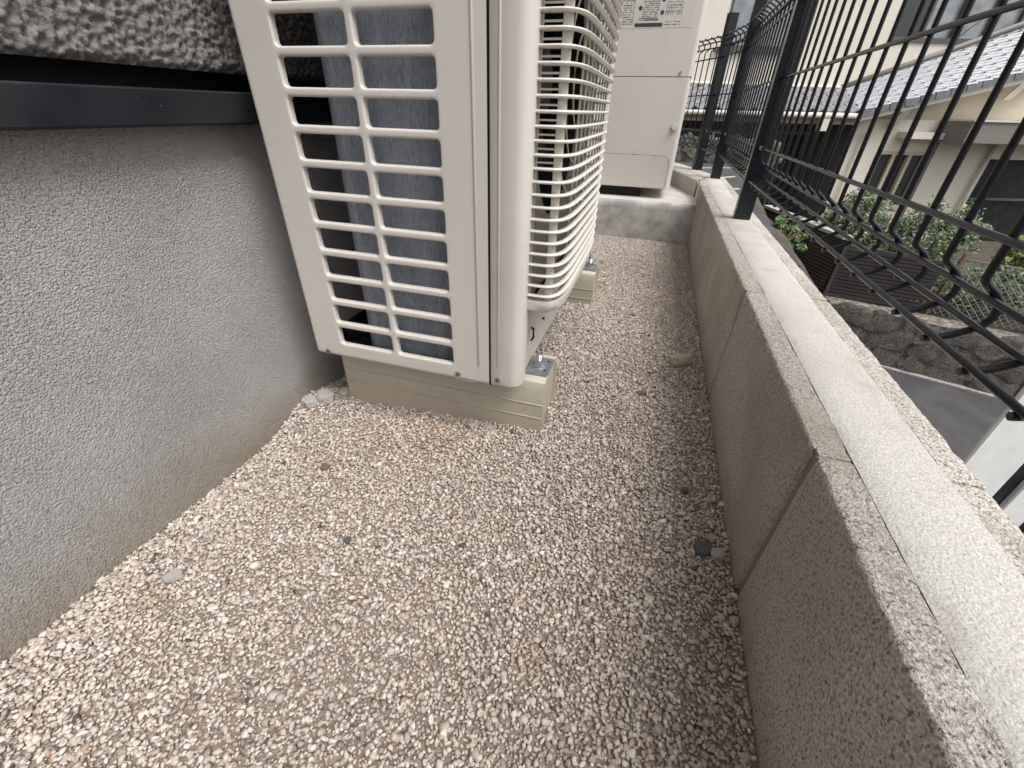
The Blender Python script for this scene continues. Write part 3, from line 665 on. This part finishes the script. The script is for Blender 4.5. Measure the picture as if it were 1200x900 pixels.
# feet
def foot(y0, label):
    f_ = empty('mounting_foot', (-.275, y0+.045, 0)); tag(f_, label, 'mounting block', 'cream mounting feet under the air conditioner')
    x0, x1, y1 = -.452, -.101, y0+.092
    prof = [(y0, -.03), (y0, .0168), (y0+.0014, .0174), (y0-.0009, .0182), (y0-.0009, .0196), (y0, .0201), (y0, .0418), (y0+.0014, .0424), (y0-.0009, .0432), (y0-.0009, .0446), (y0, .0451), (y0+.0005, .075), (y0+.003, .0825), (y0+.009, .0865), (y0+.02, .0872), (y1-.02, .0872), (y1-.009, .0865), (y1-.003, .0825), (y1, .075), (y1, -.03)]
    if y0 > .8: prof = [(a, b) for a, b in prof]
    n = len(prof); mb = MB()
    mb.add([(x, y, z) for x in (x0, x1) for y, z in prof], [(i, i+1, n+i+1, n+i) for i in range(n-1)], True)
    # end caps with a shallow recess
    for x, dx in ((x1, -.004), (x0, .004)):
        cyc = (y0+y1)/2
        inner = [(x+0, cyc+(y-cyc)*.86, .03+(z-.03)*.88) for y, z in prof]; inn2 = [(x+dx, cyc+(y-cyc)*.84, .03+(z-.03)*.85) for y, z in prof]
        vs = [(x, y, z) for y, z in prof]+inner+inn2
        fs = [(k*n+i, k*n+i+1, (k+1)*n+i+1, (k+1)*n+i) for k in range(2) for i in range(n-1)]+[tuple(2*n+i for i in range(n))]
        mb.add(vs, fs)
    b = mb.build('block_body', 'foot', sharp=35); rel(b, f_)
    # galvanised clamp plate with bolt, washer and nut
    bx, by = -.121, y0+.040
    mb = MB(); vs = []
    pts = [(-.032, -.026), (.0205, -.026), (.0205, .026), (-.032, .026)]
    plan_prism(mb, [(bx+a, by+b_) for a, b_ in pts], .0880, .0910)
    pb = rel(mb.build('clamp_plate', 'zinc', bevel=.0012), f_)
    mb = MB(); mb.tube([(bx+.0, by, .0911), (bx, by, .0925)], .0130, 20); pw = mb.build('washer', 'zinc', sharp=40); pw.parent = pb
    mb = MB(); mb.tube([(bx, by, .0926), (bx, by, .1000)], .0098, 6); pn = mb.build('nut', 'zinc', sharp=30); pn.parent = pb
    mb = MB(); zz_ = [.0985+.0007*k for k in range(17)]
    rb_ = [.0052 if k % 2 else .0046 for k in range(17)]; vs = []
    for z, r_ in zip(zz_, rb_): vs += [(bx+r_*math.cos(2*math.pi*q/10), by+r_*math.sin(2*math.pi*q/10), z) for q in range(10)]
    mb.add(vs, [(i*10+q, i*10+(q+1) % 10, (i+1)*10+(q+1) % 10, (i+1)*10+q) for i in range(16) for q in range(10)]+[tuple(160+q for q in range(10))], False)
    pn = mb.build('bolt', 'zinc'); pn.parent = pb
    for a, b_ in ((.013, .014), (.013, -.014)):
        mb = MB(); mb.disc((bx+a, by+b_, .0908), (0, 0, 1), .0022, .0006, 10); q = mb.build('plate_hole', 'black'); q.parent = pb
    return f_
foot(.508, 'cream plastic mounting foot under the near end of the air conditioner, speckled with mud')
foot(1.028, 'cream plastic mounting foot under the far end of the air conditioner')

# ------------------------------------------------------------------ mesh fence
XFN = .223
fe = empty('mesh_fence', (XFN, 1.25, ZT)); tag(fe, 'black steel wire mesh fence with curled edges on square posts, standing on the block wall', 'fence')
FL = -Vector((XFN, 1.25, ZT))
def fpart(mb, name, mt='fence', **k): o = mb.build(name, mt, **k); o.parent = fe; o.location = FL; return o
P2p, P3p = (.228, 2.075), (.172, 2.37)
for (x, y, a) in ((XFN, 1.25, 0), (*P2p, 0), (*P3p, R(22)), (XFN, -.9, 0)):
    mb = MB(); mb.box(-.019, .019, -.013, .013, 0, .556); mb.box(-.0202, .0202, -.0142, .0142, .5562, .560)
    o = mb.build('post', 'fence', bevel=.0012); o.parent = fe; o.location = Vector((x, y, ZT))+FL; o.rotation_euler = (0, 0, a)
    for zc_ in (.357, .49, .62):
        for sy in (-1, 1):
            c = MB(); c.disc((-.006, sy*.0155, zc_-ZT), (0, sy, 0), .0045, .006, 10); q = c.build('clip', 'zinc' if abs(zc_-.357) < .01 else 'fence', sharp=40); q.parent = o
bot = [(0, .3585), (0, .334), (.0008, .3305), (.0040, .3275), (.0105, .3230), (.0145, .3185), (.0172, .3120), (.0175, .3060), (.0150, .3005), (.0095, .2955), (.0015, .2905), (-.0060, .2870), (-.0125, .2853), (-.0145, .2850)]
def wire_profile():
    top = [(x, .978-z) for x, z in bot]
    return top[::-1]+bot
PR = wire_profile()
rails = [(-.0045, .3575), (-.0045, .4890), (-.0045, .6200), (.0078, .3190), (.0100, .2992), (-.0120, .2895), (.0078, .6590), (.0100, .6788), (-.0120, .6890)]
WR = .0026
def panel(p0, p1, spacing=.05, start=.025, skipz=None):
    p0, p1 = Vector((*p0, 0)), Vector((*p1, 0)); d = (p1-p0).normalized(); L = (p1-p0).length; nrm = Vector((d.y, -d.x, 0))
    ang = math.atan2(nrm.y, nrm.x)
    wmb = MB(); wmb.tube([(x, 0, z) for x, z in PR], WR, 8, up=(0, 1, 0)); src = None
    t = start
    while t < L-.01:
        pos = p0+d*t
        if src is None:
            src = wmb.build('wire', 'fence'); src.parent = fe; src.location = pos+FL; src.rotation_euler = (0, 0, ang)
        else:
            o = inst(src, 'wire', fe, pos+FL); o.rotation_euler = (0, 0, ang)
        t += spacing
    for k, (x, z) in enumerate(rails):
        a, b = p0+nrm*x+Vector((0, 0, z)), p1+nrm*x+Vector((0, 0, z))
        rmb = MB(); N_ = max(2, int(L/.025)); pts = [a+(b-a)*q/N_ for q in range(N_+1)]
        pts = [q+Vector((0, 0, .0004*noise.noise(q*40))) for q in pts]
        rmb.tube(pts, WR, 8); fpart(rmb, 'rail')
# wires fall at y = .509, .459, .408, .358 ...
panel((XFN, -.87), (XFN, 1.232), .0502, start=(.459+.87) % .0502)
panel((XFN, 1.268), (P2p[0], 2.058), .0502, start=.03)
dv = Vector((P3p[0]-P2p[0], P3p[1]-P2p[1])).normalized()
panel((P2p[0]+dv.x*.018, P2p[1]+dv.y*.018), (P3p[0]-dv.x*.018, P3p[1]-dv.y*.018), .0502, start=.02)
d3 = Vector((-.42, .9)).normalized()
panel((P3p[0]+d3.x*.018, P3p[1]+d3.y*.018), (P3p[0]+d3.x*1.2, P3p[1]+d3.y*1.2), .0502, start=.04)

# ------------------------------------------------------------------ outside: ground, road
mb = MB(); mb.add([(.20, -60, -2.9), (120, -60, -2.9), (120, 120, -2.9), (.20, 120, -2.9)], [(0, 1, 2, 3)])
mb.add([(-120, 2.3, -2.9), (.20, 2.3, -2.9), (.20, 120, -2.9), (-120, 120, -2.9)], [(0, 1, 2, 3)])
struct(mb.build('road', 'asphalt'))
mb = MB(); mb.box(-120, -.60, -60, 120, -1.2, -.12); mb.box(-.60, XW, -60, 2.3, -1.2, -.12)
mb.box(-.6, .2, -60, -3.5, -1.2, -.12)
struct(mb.build('terrain', 'earth'))
# neighbour's raised driveway and soil bank
mb = MB(); plan_prism(mb, [(-.55, 3.0), (.95, 3.0), (1.05, 5.9), (1.25, 9.6), (-8, 9.6), (-8, 4.0), (-.55, 4.0)], -2.89, -.35)
o = struct(mb.build('driveway', 'asphalt'))
for k, (a, b) in enumerate((((.05, 5.5), (1.0, 6.3)), ((.15, 6.5), (1.1, 7.6)), ((.2, 8.3), (1.2, 8.9)))):
    mb = MB(); mb.bar((*a, -.3465), (*b, -.3465), .05, .004); q = mb.build('expansion_strip', 'slab_top'); q.parent = o
vs = []; nb, nc = 30, 16
for j in range(nb+1):
    y = 2.9+6.8*j/nb
    for i in range(nc+1):
        t = i/nc; x = .9+.05*(y-3)+t*1.45+.10*noise.noise(Vector((y*2, t*3, 0)))
        z = -.36-(2.4)*t**1.35+.10*noise.noise(Vector((y*2.5, t*6, 4)))*(t > .05)
        vs.append((x, y, z))
mb = MB(); mb.add(vs, [(j*(nc+1)+i, j*(nc+1)+i+1, (j+1)*(nc+1)+i+1, (j+1)*(nc+1)+i) for j in range(nb) for i in range(nc)], True)
struct(mb.build('soil_bank', 'earth'))

# rubble wall pieces
def rock_mesh(w_, h_, d_, seed, n=7):
    bm = bmesh.new(); vs = {}
    for j in range(n+1):
        for i in range(n+1):
            u, v = i/n*2-1, j/n*2-1
            # squircle mapping gives rounded corners
            x = u*math.sqrt(1-.18*v*v)*w_/2; z = v*math.sqrt(1-.18*u*u)*h_/2
            x += .24*w_*noise.noise(Vector((u*1.1+seed, v*1.1, 1))); z += .24*h_*noise.noise(Vector((u*1.1+seed, v*1.1, 7)))
            e = (1-abs(u)**6)*(1-abs(v)**6); y = -d_*(e**.5)*(.75+.8*noise.noise(Vector((u*1.7, v*1.7+seed, 3))))
            vs[i, j] = bm.verts.new((x, y, z))
    for j in range(n):
        for i in range(n):
            f = bm.faces.new((vs[i, j], vs[i+1, j], vs[i+1, j+1], vs[i, j+1])); f.smooth = True
    me = bpy.data.meshes.new('stone'); bm.to_mesh(me); bm.free(); me.materials.append(M['stone']); return me
rocks = [rock_mesh(1, 1, 1, s_*3.7) for s_ in range(8)]
def rubble(root, a, b, z0, z1, rows, wst, dep):
    a, b = Vector((*a, 0)), Vector((*b, 0)); d = (b-a).normalized(); L = (b-a).length; ang = math.atan2(d.y, d.x)
    mb = MB(); nrm = Vector((-d.y, d.x, 0))
    p = [a+nrm*.03, b+nrm*.03, b+nrm*.45, a+nrm*.45]; plan_prism(mb, [(q.x, q.y) for q in p], z0-.05, z1)
    o = mb.build('mortar_bed', 'stone'); rel(o, root)
    rh = (z1-z0)/rows
    for r_ in range(rows):
        t = -random.random()*wst*.5
        while t < L:
            w_ = wst*random.uniform(.7, 1.45); pos = a+d*(t+w_/2)+nrm*.018+Vector((0, 0, z0+rh*(r_+.5)+random.uniform(-.04, .04)*rh))
            q = bpy.data.objects.new('stone', random.choice(rocks)); C.objects.link(q); q.parent = root
            q.location = pos-root.location; q.rotation_euler = (0, random.uniform(-.6, .6), ang+random.uniform(-.12, .12)); q.scale = (w_*random.uniform(1.0, 1.15), dep*random.uniform(.3, .8), rh*random.uniform(1.15, 1.6)); t += w_
sw = empty('stone_wall', (4.2, 7.4, -2.9)); tag(sw, 'old rubble stone retaining wall across the road, below the chain link fence', 'wall')
rubble(sw, (2.35, 7.95), (8.5, 5.75), -2.9, -2.1, 3, .40, .07)
mb = MB(); mb.bar((2.3, 7.98, -2.895), (8.5, 5.68, -2.895), .12, .03); rel(mb.build('gutter_edge', 'slab'), sw)
rw = empty('rock_edging', (.6, 9.5, -.35)); tag(rw, 'low grey rockery edging at the back of the neighbouring driveway behind the corner posts', 'wall')
rubble(rw, (-1.5, 9.6), (1.9, 9.6), -.35, .05, 3, .3, .08)
mb = MB()
plan_prism(mb, [(2.4, 8.35), (8.8, 6.15), (20, 10), (20, 30), (-2, 30), (-2, 10.1), (1.6, 10.1)], -2.88, -2.11)
struct(mb.build('house_plot', 'earth'))

# ribbed brown enclosure on the stone wall
rbf = empty('slatted_enclosure', (3.05, 8.1, -2.1)); tag(rbf, 'low dark brown enclosure of narrow horizontal slats standing on the stone wall', 'fence')
Cn, Lf, Rt = Vector((3.06, 8.12, 0)), Vector((2.25, 10.3, 0)), Vector((4.28, 7.80, 0))
mb = MB(); mb.bar(Cn+Vector((0, 0, -1.66)), Lf+Vector((0, 0, -1.62)), .05, .95); mb.bar(Cn+Vector((0, 0, -1.66)), Rt+Vector((0, 0, -1.72)), .05, .80)
rel(mb.build('backing', 'rib_panel'), rbf)
sl = None
for a, b, zt, n_ in ((Cn, Lf, -1.20, 16), (Cn, Rt, -1.30, 14)):
    d = (b-a).normalized(); nrm = Vector((d.y, -d.x, 0)); nrm = nrm if nrm.y < 0 else -nrm
    for k in range(n_):
        z = zt-.055*k-.03; mb = MB(); mb.bar(a+nrm*.038+Vector((0, 0, z)), b+nrm*.038+Vector((0, 0, z)), .022, .042); rel(mb.build('slat', 'rib_panel'), rbf)
mb = MB(); mb.bar(Cn+Vector((0, -.05, -2.1)), Cn+Vector((0, -.05, -1.18)), .05, .05); rel(mb.build('corner_post', 'rib_panel'), rbf)
mb = MB(); mb.bar(Cn+Vector((0, 0, -1.165)), Lf+Vector((0, 0, -1.12)), .16, .05); rel(mb.build('coping', 'slab'), rbf)

# chain-link fence
cl = empty('chain_link_fence', (4.3, 7.78, -2.1)); tag(cl, 'sagging grey chain link fence with a rusty post on top of the stone wall', 'fence')
a, b = Vector((4.32, 7.78, 0)), Vector((7.2, 6.80, 0)); d = (b-a).normalized(); L = (b-a).length; zh = .82; p_ = .085
mb = MB(); k = -int(zh/p_)
while k*p_ < L:
    for s_ in (1, -1):
        t0 = k*p_; t1 = t0+zh*.95
        q0, q1 = (t0, t1) if s_ > 0 else (t1, t0)
        pts = []
        for m_ in range(8):
            f_ = m_/7; t = q0+(q1-q0)*f_
            if -0.02 <= t <= L: pts.append(a+d*t+Vector((0, .02*noise.noise(Vector((t*2, f_*3, 0))), -2.08+zh*f_+.02*noise.noise(Vector((t, 0, 1))))))
        if len(pts) > 1: mb.tube(pts, .0042, 4, cap=False)
    k += 1
o = rel(mb.build('chain_link', 'galv_wire'), cl)
mb = MB(); mb.tube([a+Vector((0, 0, -1.25)), b+Vector((0, 0, -1.28))], .012, 6); rel(mb.build('top_rail', 'galv_wire'), cl)
for t in (.05, 1.35, 2.7):
    mb = MB(); mb.bar(a+d*t+Vector((0, -.03, -2.1)), a+d*t+Vector((.05, -.03, -1.16)), .035, .035); rel(mb.build('fence_post', 'rust'), cl)

# foliage
def leaves(name, c, rad, n, size, cols, parent=None, seed=0):
    rr_ = np.random.default_rng(seed)
    dirs = rr_.normal(size=(n, 3)); dirs /= np.linalg.norm(dirs, axis=1)[:, None]
    # clumps of leaves round random twig ends
    nc_ = max(8, n//45); cd = rr_.normal(size=(nc_, 3)); cd /= np.linalg.norm(cd, axis=1)[:, None]
    cc = cd*rr_.uniform(.35, 1.0, (nc_, 1))**.6*np.array(rad)
    pos = cc[rr_.integers(0, nc_, n)]+dirs*rr_.uniform(0, 1, (n, 1))*np.array(rad)*.24+np.array(c)
    mb = MB(); colr = []
    for i in range(n):
        a = Vector(rr_.normal(size=3)).normalized(); b_ = a.orthogonal().normalized(); s_ = size*rr_.uniform(.6, 1.3); p = Vector(pos[i]); nn = a.cross(b_)
        mb.add([p-a*s_, p-b_*s_*.42+nn*s_*.1, p+a*s_, p+b_*s_*.42+nn*s_*.1], [(0, 1, 2), (0, 2, 3)])
        colr += [cols[rr_.integers(0, len(cols))]*rr_.uniform(.7, 1.3)]*4
    o = mb.build(name, 'leaf'); at = o.data.color_attributes.new('tint', 'FLOAT_COLOR', 'POINT')
    arr = np.ones((len(colr), 4)); arr[:, :3] = np.array(colr); at.data.foreach_set('color', arr.reshape(-1).astype(np.float32)); return o
G1 = [np.array(c) for c in ((.10, .14, .06), (.15, .20, .10), (.06, .095, .04), (.24, .28, .17))]
G2 = [np.array(c) for c in ((.22, .24, .06), (.15, .20, .05), (.08, .11, .03))]
G3 = [np.array(c) for c in ((.05, .09, .02), (.08, .13, .03), (.12, .16, .05))]
def shrub(name, loc, rad, h, n, size, cols, label, seed, flowers=0):
    e = empty(name, loc); tag(e, label, 'shrub')
    o = leaves('foliage', (0, 0, h), rad, n, size, cols, seed=seed); o.parent = e
    mb = MB()
    for k in range(7):
        a = 2*math.pi*k/7+seed; r_ = random.uniform(.3, .8)
        mb.tube([(0, 0, 0), (math.cos(a)*rad[0]*.3*r_, math.sin(a)*rad[1]*.3*r_, h*.6), (math.cos(a)*rad[0]*r_, math.sin(a)*rad[1]*r_, h+rad[2]*.6*r_)], .012, 5)
    o = mb.build('stem', 'bark'); o.parent = e
    for k in range(flowers):
        mb = MB(); c = Vector((random.uniform(-.8, .8)*rad[0], -rad[1]*.8*random.uniform(.5, 1), h+random.uniform(-.3, .6)*rad[2]))
        for q in range(5):
            a = 2*math.pi*q/5; mb.add([c, c+Vector((math.cos(a-.5)*.018, -.012, math.sin(a-.5)*.018)), c+Vector((math.cos(a)*.030, -.02, math.sin(a)*.030)), c+Vector((math.cos(a+.5)*.018, -.012, math.sin(a+.5)*.018))], [(0, 1, 2, 3)])
        o = mb.build('flower', 'paint'); o.parent = e
    return e
shrub('flowering_shrub', (3.35, 8.9, -2.1), (.54, .35, .56), .95, 6200, .034, G1, 'grey green shrub with a few white flowers directly behind the slatted enclosure', 11, flowers=7)
shrub('flowering_shrub', (4.3, 8.5, -2.1), (.60, .4, .58), .92, 6000, .036, G1, 'loose leafy green shrub in front of the lower house window', 12, flowers=1)
shrub('yellow_shrub', (5.5, 8.25, -2.1), (.42, .3, .42), .85, 2600, .045, G2, 'yellow green shrub rising behind the chain link fence', 13)
shrub('low_shrub', (4.9, 7.9, -2.1), (1.0, .25, .36), .40, 4200, .036, G1, 'low tangled plants directly behind the chain link mesh', 14)
shrub('low_shrub', (6.4, 7.4, -2.1), (1.0, .3, .4), .45, 3800, .04, G2, 'low yellowish plants behind the right end of the chain link', 16)
shrub('bank_weed', (1.42, 5.35, -.85), (.26, .3, .17), .22, 1100, .032, G3, 'bright green weeds growing on the soil bank beyond the block wall', 15)

# white gate wall, lower right
U = Vector((math.cos(yaw), math.sin(yaw), 0)); Nn = Vector((-math.sin(yaw), math.cos(yaw), 0))
gw = empty('gate_wall', U*2.8+Nn*1.9+Vector((0, 0, -2.9)), yaw); tag(gw, 'white rendered gate wall with dark upright recesses below the fence, at the right edge', 'wall')
def gbox(u0, u1, d0, d1, z0, z1, name, mt):
    mb = MB(); mb.box(u0-2.8, u1-2.8, d0-1.9, d1-1.9, z0+2.9, z1+2.9); o = mb.build(name, mt, bevel=.006 if name == 'panel' else 0); o.parent = gw
k_ = 1.9/1.6
gbox(2.305*k_, 2.598*k_, 1.9, 1.925, -2.9, -.35, 'panel', 'paint')
gbox(2.598*k_, 2.715*k_, 1.93, 1.95, -2.9, -.36, 'recess', 'flashing')
gbox(2.715*k_, 2.90*k_, 1.9, 1.925, -2.9, -.35, 'panel', 'paint')
gbox(2.90*k_, 3.0*k_, 1.93, 1.95, -2.9, -.36, 'recess', 'flashing')
gbox(3.0*k_, 3.5*k_, 1.9, 1.925, -2.9, -.35, 'panel', 'paint')

# ------------------------------------------------------------------ neighbour's house (local frame: u right, d away, z up)
HB = U*7.5+Nn*10.8+Vector((0, 0, -2.11))
hs_ = empty('neighbour_house', HB, yaw); tag(hs_, 'cream two storey house with silver tiled lower roof across the road, seen through the fence', 'house')
def hb(u0, u1, d0, d1, z0, z1, name, mt, parent=None, bevel=0):
    mb = MB(); mb.box(u0-7.5, u1-7.5, d0-10.8, d1-10.8, z0+2.11, z1+2.11); o = mb.build(name, mt, bevel=bevel); o.parent = parent or hs_; return o
def hl(mb, name, mt, parent=None):
    mb.v = [(x-7.5, y-10.8, z+2.11) for x, y, z in mb.v]; o = mb.build(name, mt); o.parent = parent or hs_; return o
# upper storey with window openings framed by wall pieces
def wall_with(d0, d1, u0, u1, z0, z1, holes, name, mt):
    mb = MB(); us = sorted({u0, u1, *[h[0] for h in holes], *[h[1] for h in holes]}); zs = sorted({z0, z1, *[h[2] for h in holes], *[h[3] for h in holes]})
    for i in range(len(us)-1):
        for j in range(len(zs)-1):
            c = ((us[i]+us[i+1])/2, (zs[j]+zs[j+1])/2)
            if not any(h[0] < c[0] < h[1] and h[2] < c[1] < h[3] for h in holes): mb.box(us[i], us[i+1], d0, d1, zs[j], zs[j+1])
    return hl(mb, name, mt)
wA, wB, wC = (4.45, 5.95, 1.66, 3.1), (8.06, 10.75, 1.88, 3.05), (11.0, 12.2, 2.3, 3.05)
wall_with(12.0, 12.25, 1.5, 14, .6, 5.2, (wA, wB, wC), 'wall', 'cream')
def window(w_, d, npane, glass, mt='alu', fr=.05):
    f_ = hb(w_[0], w_[1], d+.16, d+.17, w_[2], w_[3], 'window', 'black')
    mb = MB(); mb.box(w_[0], w_[1], d-.03, d+.1, w_[2]-.04, w_[2]+fr); mb.box(w_[0], w_[1], d-.02, d+.1, w_[3]-fr, w_[3])
    for k in range(npane+1):
        u = w_[0]+(w_[1]-w_[0])*k/npane; uu = min(max(u-fr/2, w_[0]), w_[1]-fr); mb.box(uu, uu+fr, d-.015, d+.09, w_[2]+fr, w_[3]-fr)
    hl(mb, 'frame', mt, f_)
    for k in range(npane):
        u = w_[0]+(w_[1]-w_[0])*k/npane; hb(u+fr/2, u+(w_[1]-w_[0])/npane-fr/2, d+.05+.02*(k % 2), d+.06+.02*(k % 2), w_[2]+fr, w_[3]-fr, 'pane', glass[k % len(glass)], f_)
window(wA, 12.0, 2, ('curtain', 'curtain')); window(wB, 12.0, 4, ('glass', 'curtain', 'curtain', 'curtain')); window(wC, 12.0, 1, ('glass',))
hb(4.3, 6.1, 11.93, 12.0, 1.58, 1.66, 'sill', 'alu')
hb(1.5, 14, 11.9, 12.6, 5.2, 5.35, 'eave', 'white_trim')
# lower storey
wL = (8.02, 9.12, -1.35, -.17)
wall_with(10.8, 10.95, 7.30, 10.55, -2.11, .42, (wL,), 'wall', 'cream')
window(wL, 10.8, 3, ('glass',), 'cream_dull', .07)
hb(9.22, 9.245, 10.785, 10.8, -2.1, .02, 'wall_joint', 'alu')
hb(10.55, 14, 11.1, 11.2, -2.11, -.28, 'garage_opening', 'flashing'); hb(10.55, 14, 10.85, 10.95, -.28, .42, 'lintel', 'cream')
hb(10.6, 14, 11.02, 11.06, -1.15, -1.10, 'garage_rail', 'alu')
def pipe(u, d, z0, z1, r_, nm='downpipe'):
    mb = MB(); mb.tube([(u, d, z0), (u, d, z1)], r_, 10); hl(mb, nm, 'white_trim')
pipe(10.42, 10.72, -2.1, .0, .045); pipe(7.55, 10.70, -2.1, .18, .035)
hb(9.04, 11.9, 10.0, 10.8, .05, .42, 'canopy', 'shroud'); hb(9.02, 11.9, 9.97, 10.8, .4205, .45, 'canopy_top', 'white_trim')
hb(8.25, 9.03, 10.5, 10.8, .08, .20, 'ledge', 'white_trim')
# gable under the verge
mb = MB()
n_ = 1
mb.add([(7.3, 10.85, .42), (10.9, 10.85, .42), (10.9, 10.85, 1.38), (7.3, 10.85, .48)], [(0, 1, 2, 3)])
mb.add([(10.9, 10.85, .42), (14, 10.85, .42), (14, 10.85, 2.2), (10.9, 10.85, 1.38)], [(0, 1, 2, 3)])
hl(mb, 'gable_wall', 'cream_dull')
mb = MB(); mb.bar((6.98, 10.46, .42), (10.8, 10.46, 1.36), .04, .15, up=(0, 0, 1)); hl(mb, 'bargeboard', 'white_trim')
for uu in (8.0, 10.1):
    zz_ = .42+(uu-6.98)*.246; mb = MB(); mb.bar((uu, 10.44, zz_), (uu-.02, 10.7, zz_-.36), .16, .05); hl(mb, 'bracket', 'white_trim')
mb = MB(); mb.add([(7.0, 10.45, .46), (10.8, 10.45, 1.40), (10.8, 12, 1.40), (7.0, 12, .46)], [(0, 1, 2, 3)]); hl(mb, 'soffit', 'cream_dull')
# porch under the left eave
hb(2.2, 7.30, 12.26, 12.36, -2.11, .62, 'porch_wall', 'porch'); hb(2.2, 7.3, 10.9, 12.25, .38, .43, 'porch_ceiling', 'cream_dull'); hb(7.28, 7.299, 10.81, 12.25, -2.11, .38, 'porch_side', 'porch')
hb(2.2, 7.3, 10.62, 10.68, .30, .42, 'fascia', 'cream_dull')
for k in range(8):
    u = 2.5+k*.58; f_ = hb(u, u+.05, 12.12, 12.2, -2.0, .05, 'door', 'shroud'); hb(u+.05, u+.58, 12.16, 12.18, -2.0, .05, 'pane', 'glass', f_)
hb(2.4, 7.2, 12.05, 12.2, .05, .12, 'door_head', 'shroud')
for u in (3.3, 5.2): hb(u, u+.12, 10.95, 11.07, -2.11, .4, 'porch_post', 'shroud')
# gutter and leader head
mb = MB(); mb.tube([(2.2, 10.42, .44), (7.0, 10.42, .46)], .05, 8); hl(mb, 'gutter', 'white_trim')
hb(6.25, 6.42, 10.36, 10.48, .18, .40, 'leader_head', 'white_trim')
# tiles on bilinear patches
def tile_mesh(w_, l_):
    mb = MB(); n = 8; vs = []
    prof = []
    for i in range(n+1):
        t = i/n; h = .034*math.sin(min(t/.72, 1)*math.pi)*-1 if t < .72 else .030*math.sin((t-.72)/.28*math.pi); prof.append((t*w_, h))
    for y, z in ((0, .028), (0, .010), (l_*1.06, 0.0)): pass
    rows = [(-.012, .008), (-.012, .036), (l_*1.04, .012)]
    for y, zo in rows:
        for x, h in prof: vs.append((x-w_/2, y, h+zo))
    mb.add(vs, [(j*(n+1)+i, j*(n+1)+i+1, (j+1)*(n+1)+i+1, (j+1)*(n+1)+i) for j in range(2) for i in range(n)], True)
    me_o = mb.build('tile', 'tile', sharp=40); return me_o
def V3(u, d, z): return Vector((u-7.5, d-10.8, z+2.11))
tsrc = [None]
def tile_patch(A, B, Cc, D, nu, nv):
    """A-B along the eave or verge foot, D-C along the top; courses run A->D"""
    A, B, Cc, D = V3(*A), V3(*B), V3(*Cc), V3(*D)
    def bil(s_, t): return (A*(1-s_)+B*s_)*(1-t)+(D*(1-s_)+Cc*s_)*t
    base = MB(); base.add([A, B, Cc, D], [(0, 1, 2, 3)]); o = base.build('roof_deck', 'tile_edge'); o.parent = hs_
    for j in range(nv):
        for i in range(nu):
            s_, t = (i+.5)/nu, j/nv; p = bil(s_, t); du = (bil(s_+.5/nu, t)-bil(s_-.5/nu, t)); dv_ = bil(s_, min(1, t+1/nv))-p
            xw = du.normalized(); zn = du.cross(dv_).normalized(); yw = dv_
            if tsrc[0] is None: tsrc[0] = tile_mesh(1, 1); tsrc[0].parent = hs_; q = tsrc[0]
            else: q = bpy.data.objects.new('tile', tsrc[0].data); C.objects.link(q); q.parent = hs_
            m_ = Matrix((du, dv_, zn)).transposed().to_4x4(); m_.translation = p+zn*.01; q.matrix_local = m_
tile_patch((2.2, 10.42, .50), (7.0, 10.42, .52), (7.45, 12.0, .98), (2.2, 12.0, .95), 20, 5)
# right plane rises to the right: courses run from the left eave up to the ridge
A2, B2, C2, D2 = (7.0, 10.42, .53), (10.8, 10.42, 1.47), (11.2, 12.0, 2.28), (7.42, 12.0, .95)
tile_patch((7.42, 12.0, .96), A2, B2, (11.2, 12.0, 2.28), 7, 15)
def vpt(t, o=(0, 0, 0)): return (7.0+3.8*t, 10.40, .50+.94*t)
for k in range(14):
    a_, b_ = vpt(k/14), vpt((k+.93)/14); mb = MB(); mb.bar(a_, b_, .05, .12); hl(mb, 'verge_tile', 'tile_edge')
mb = MB(); mb.tube([(7.4, 11.98, 1.0), (9.4, 11.97, 1.70), (11.2, 11.96, 2.36), (13.8, 11.9, 3.2)], .06, 8); hl(mb, 'ridge_flashing', 'shroud')
mb = MB(); mb.tube([(2.2, 11.98, 1.02), (7.4, 11.98, 1.0)], .04, 6); hl(mb, 'ridge_flashing', 'white_trim')
mb = MB(); mb.tube([(9.35, 11.8, 1.9), (9.8, 11.82, 2.3), (10.4, 11.85, 3.0)], .008, 4); hl(mb, 'cable', 'flashing')
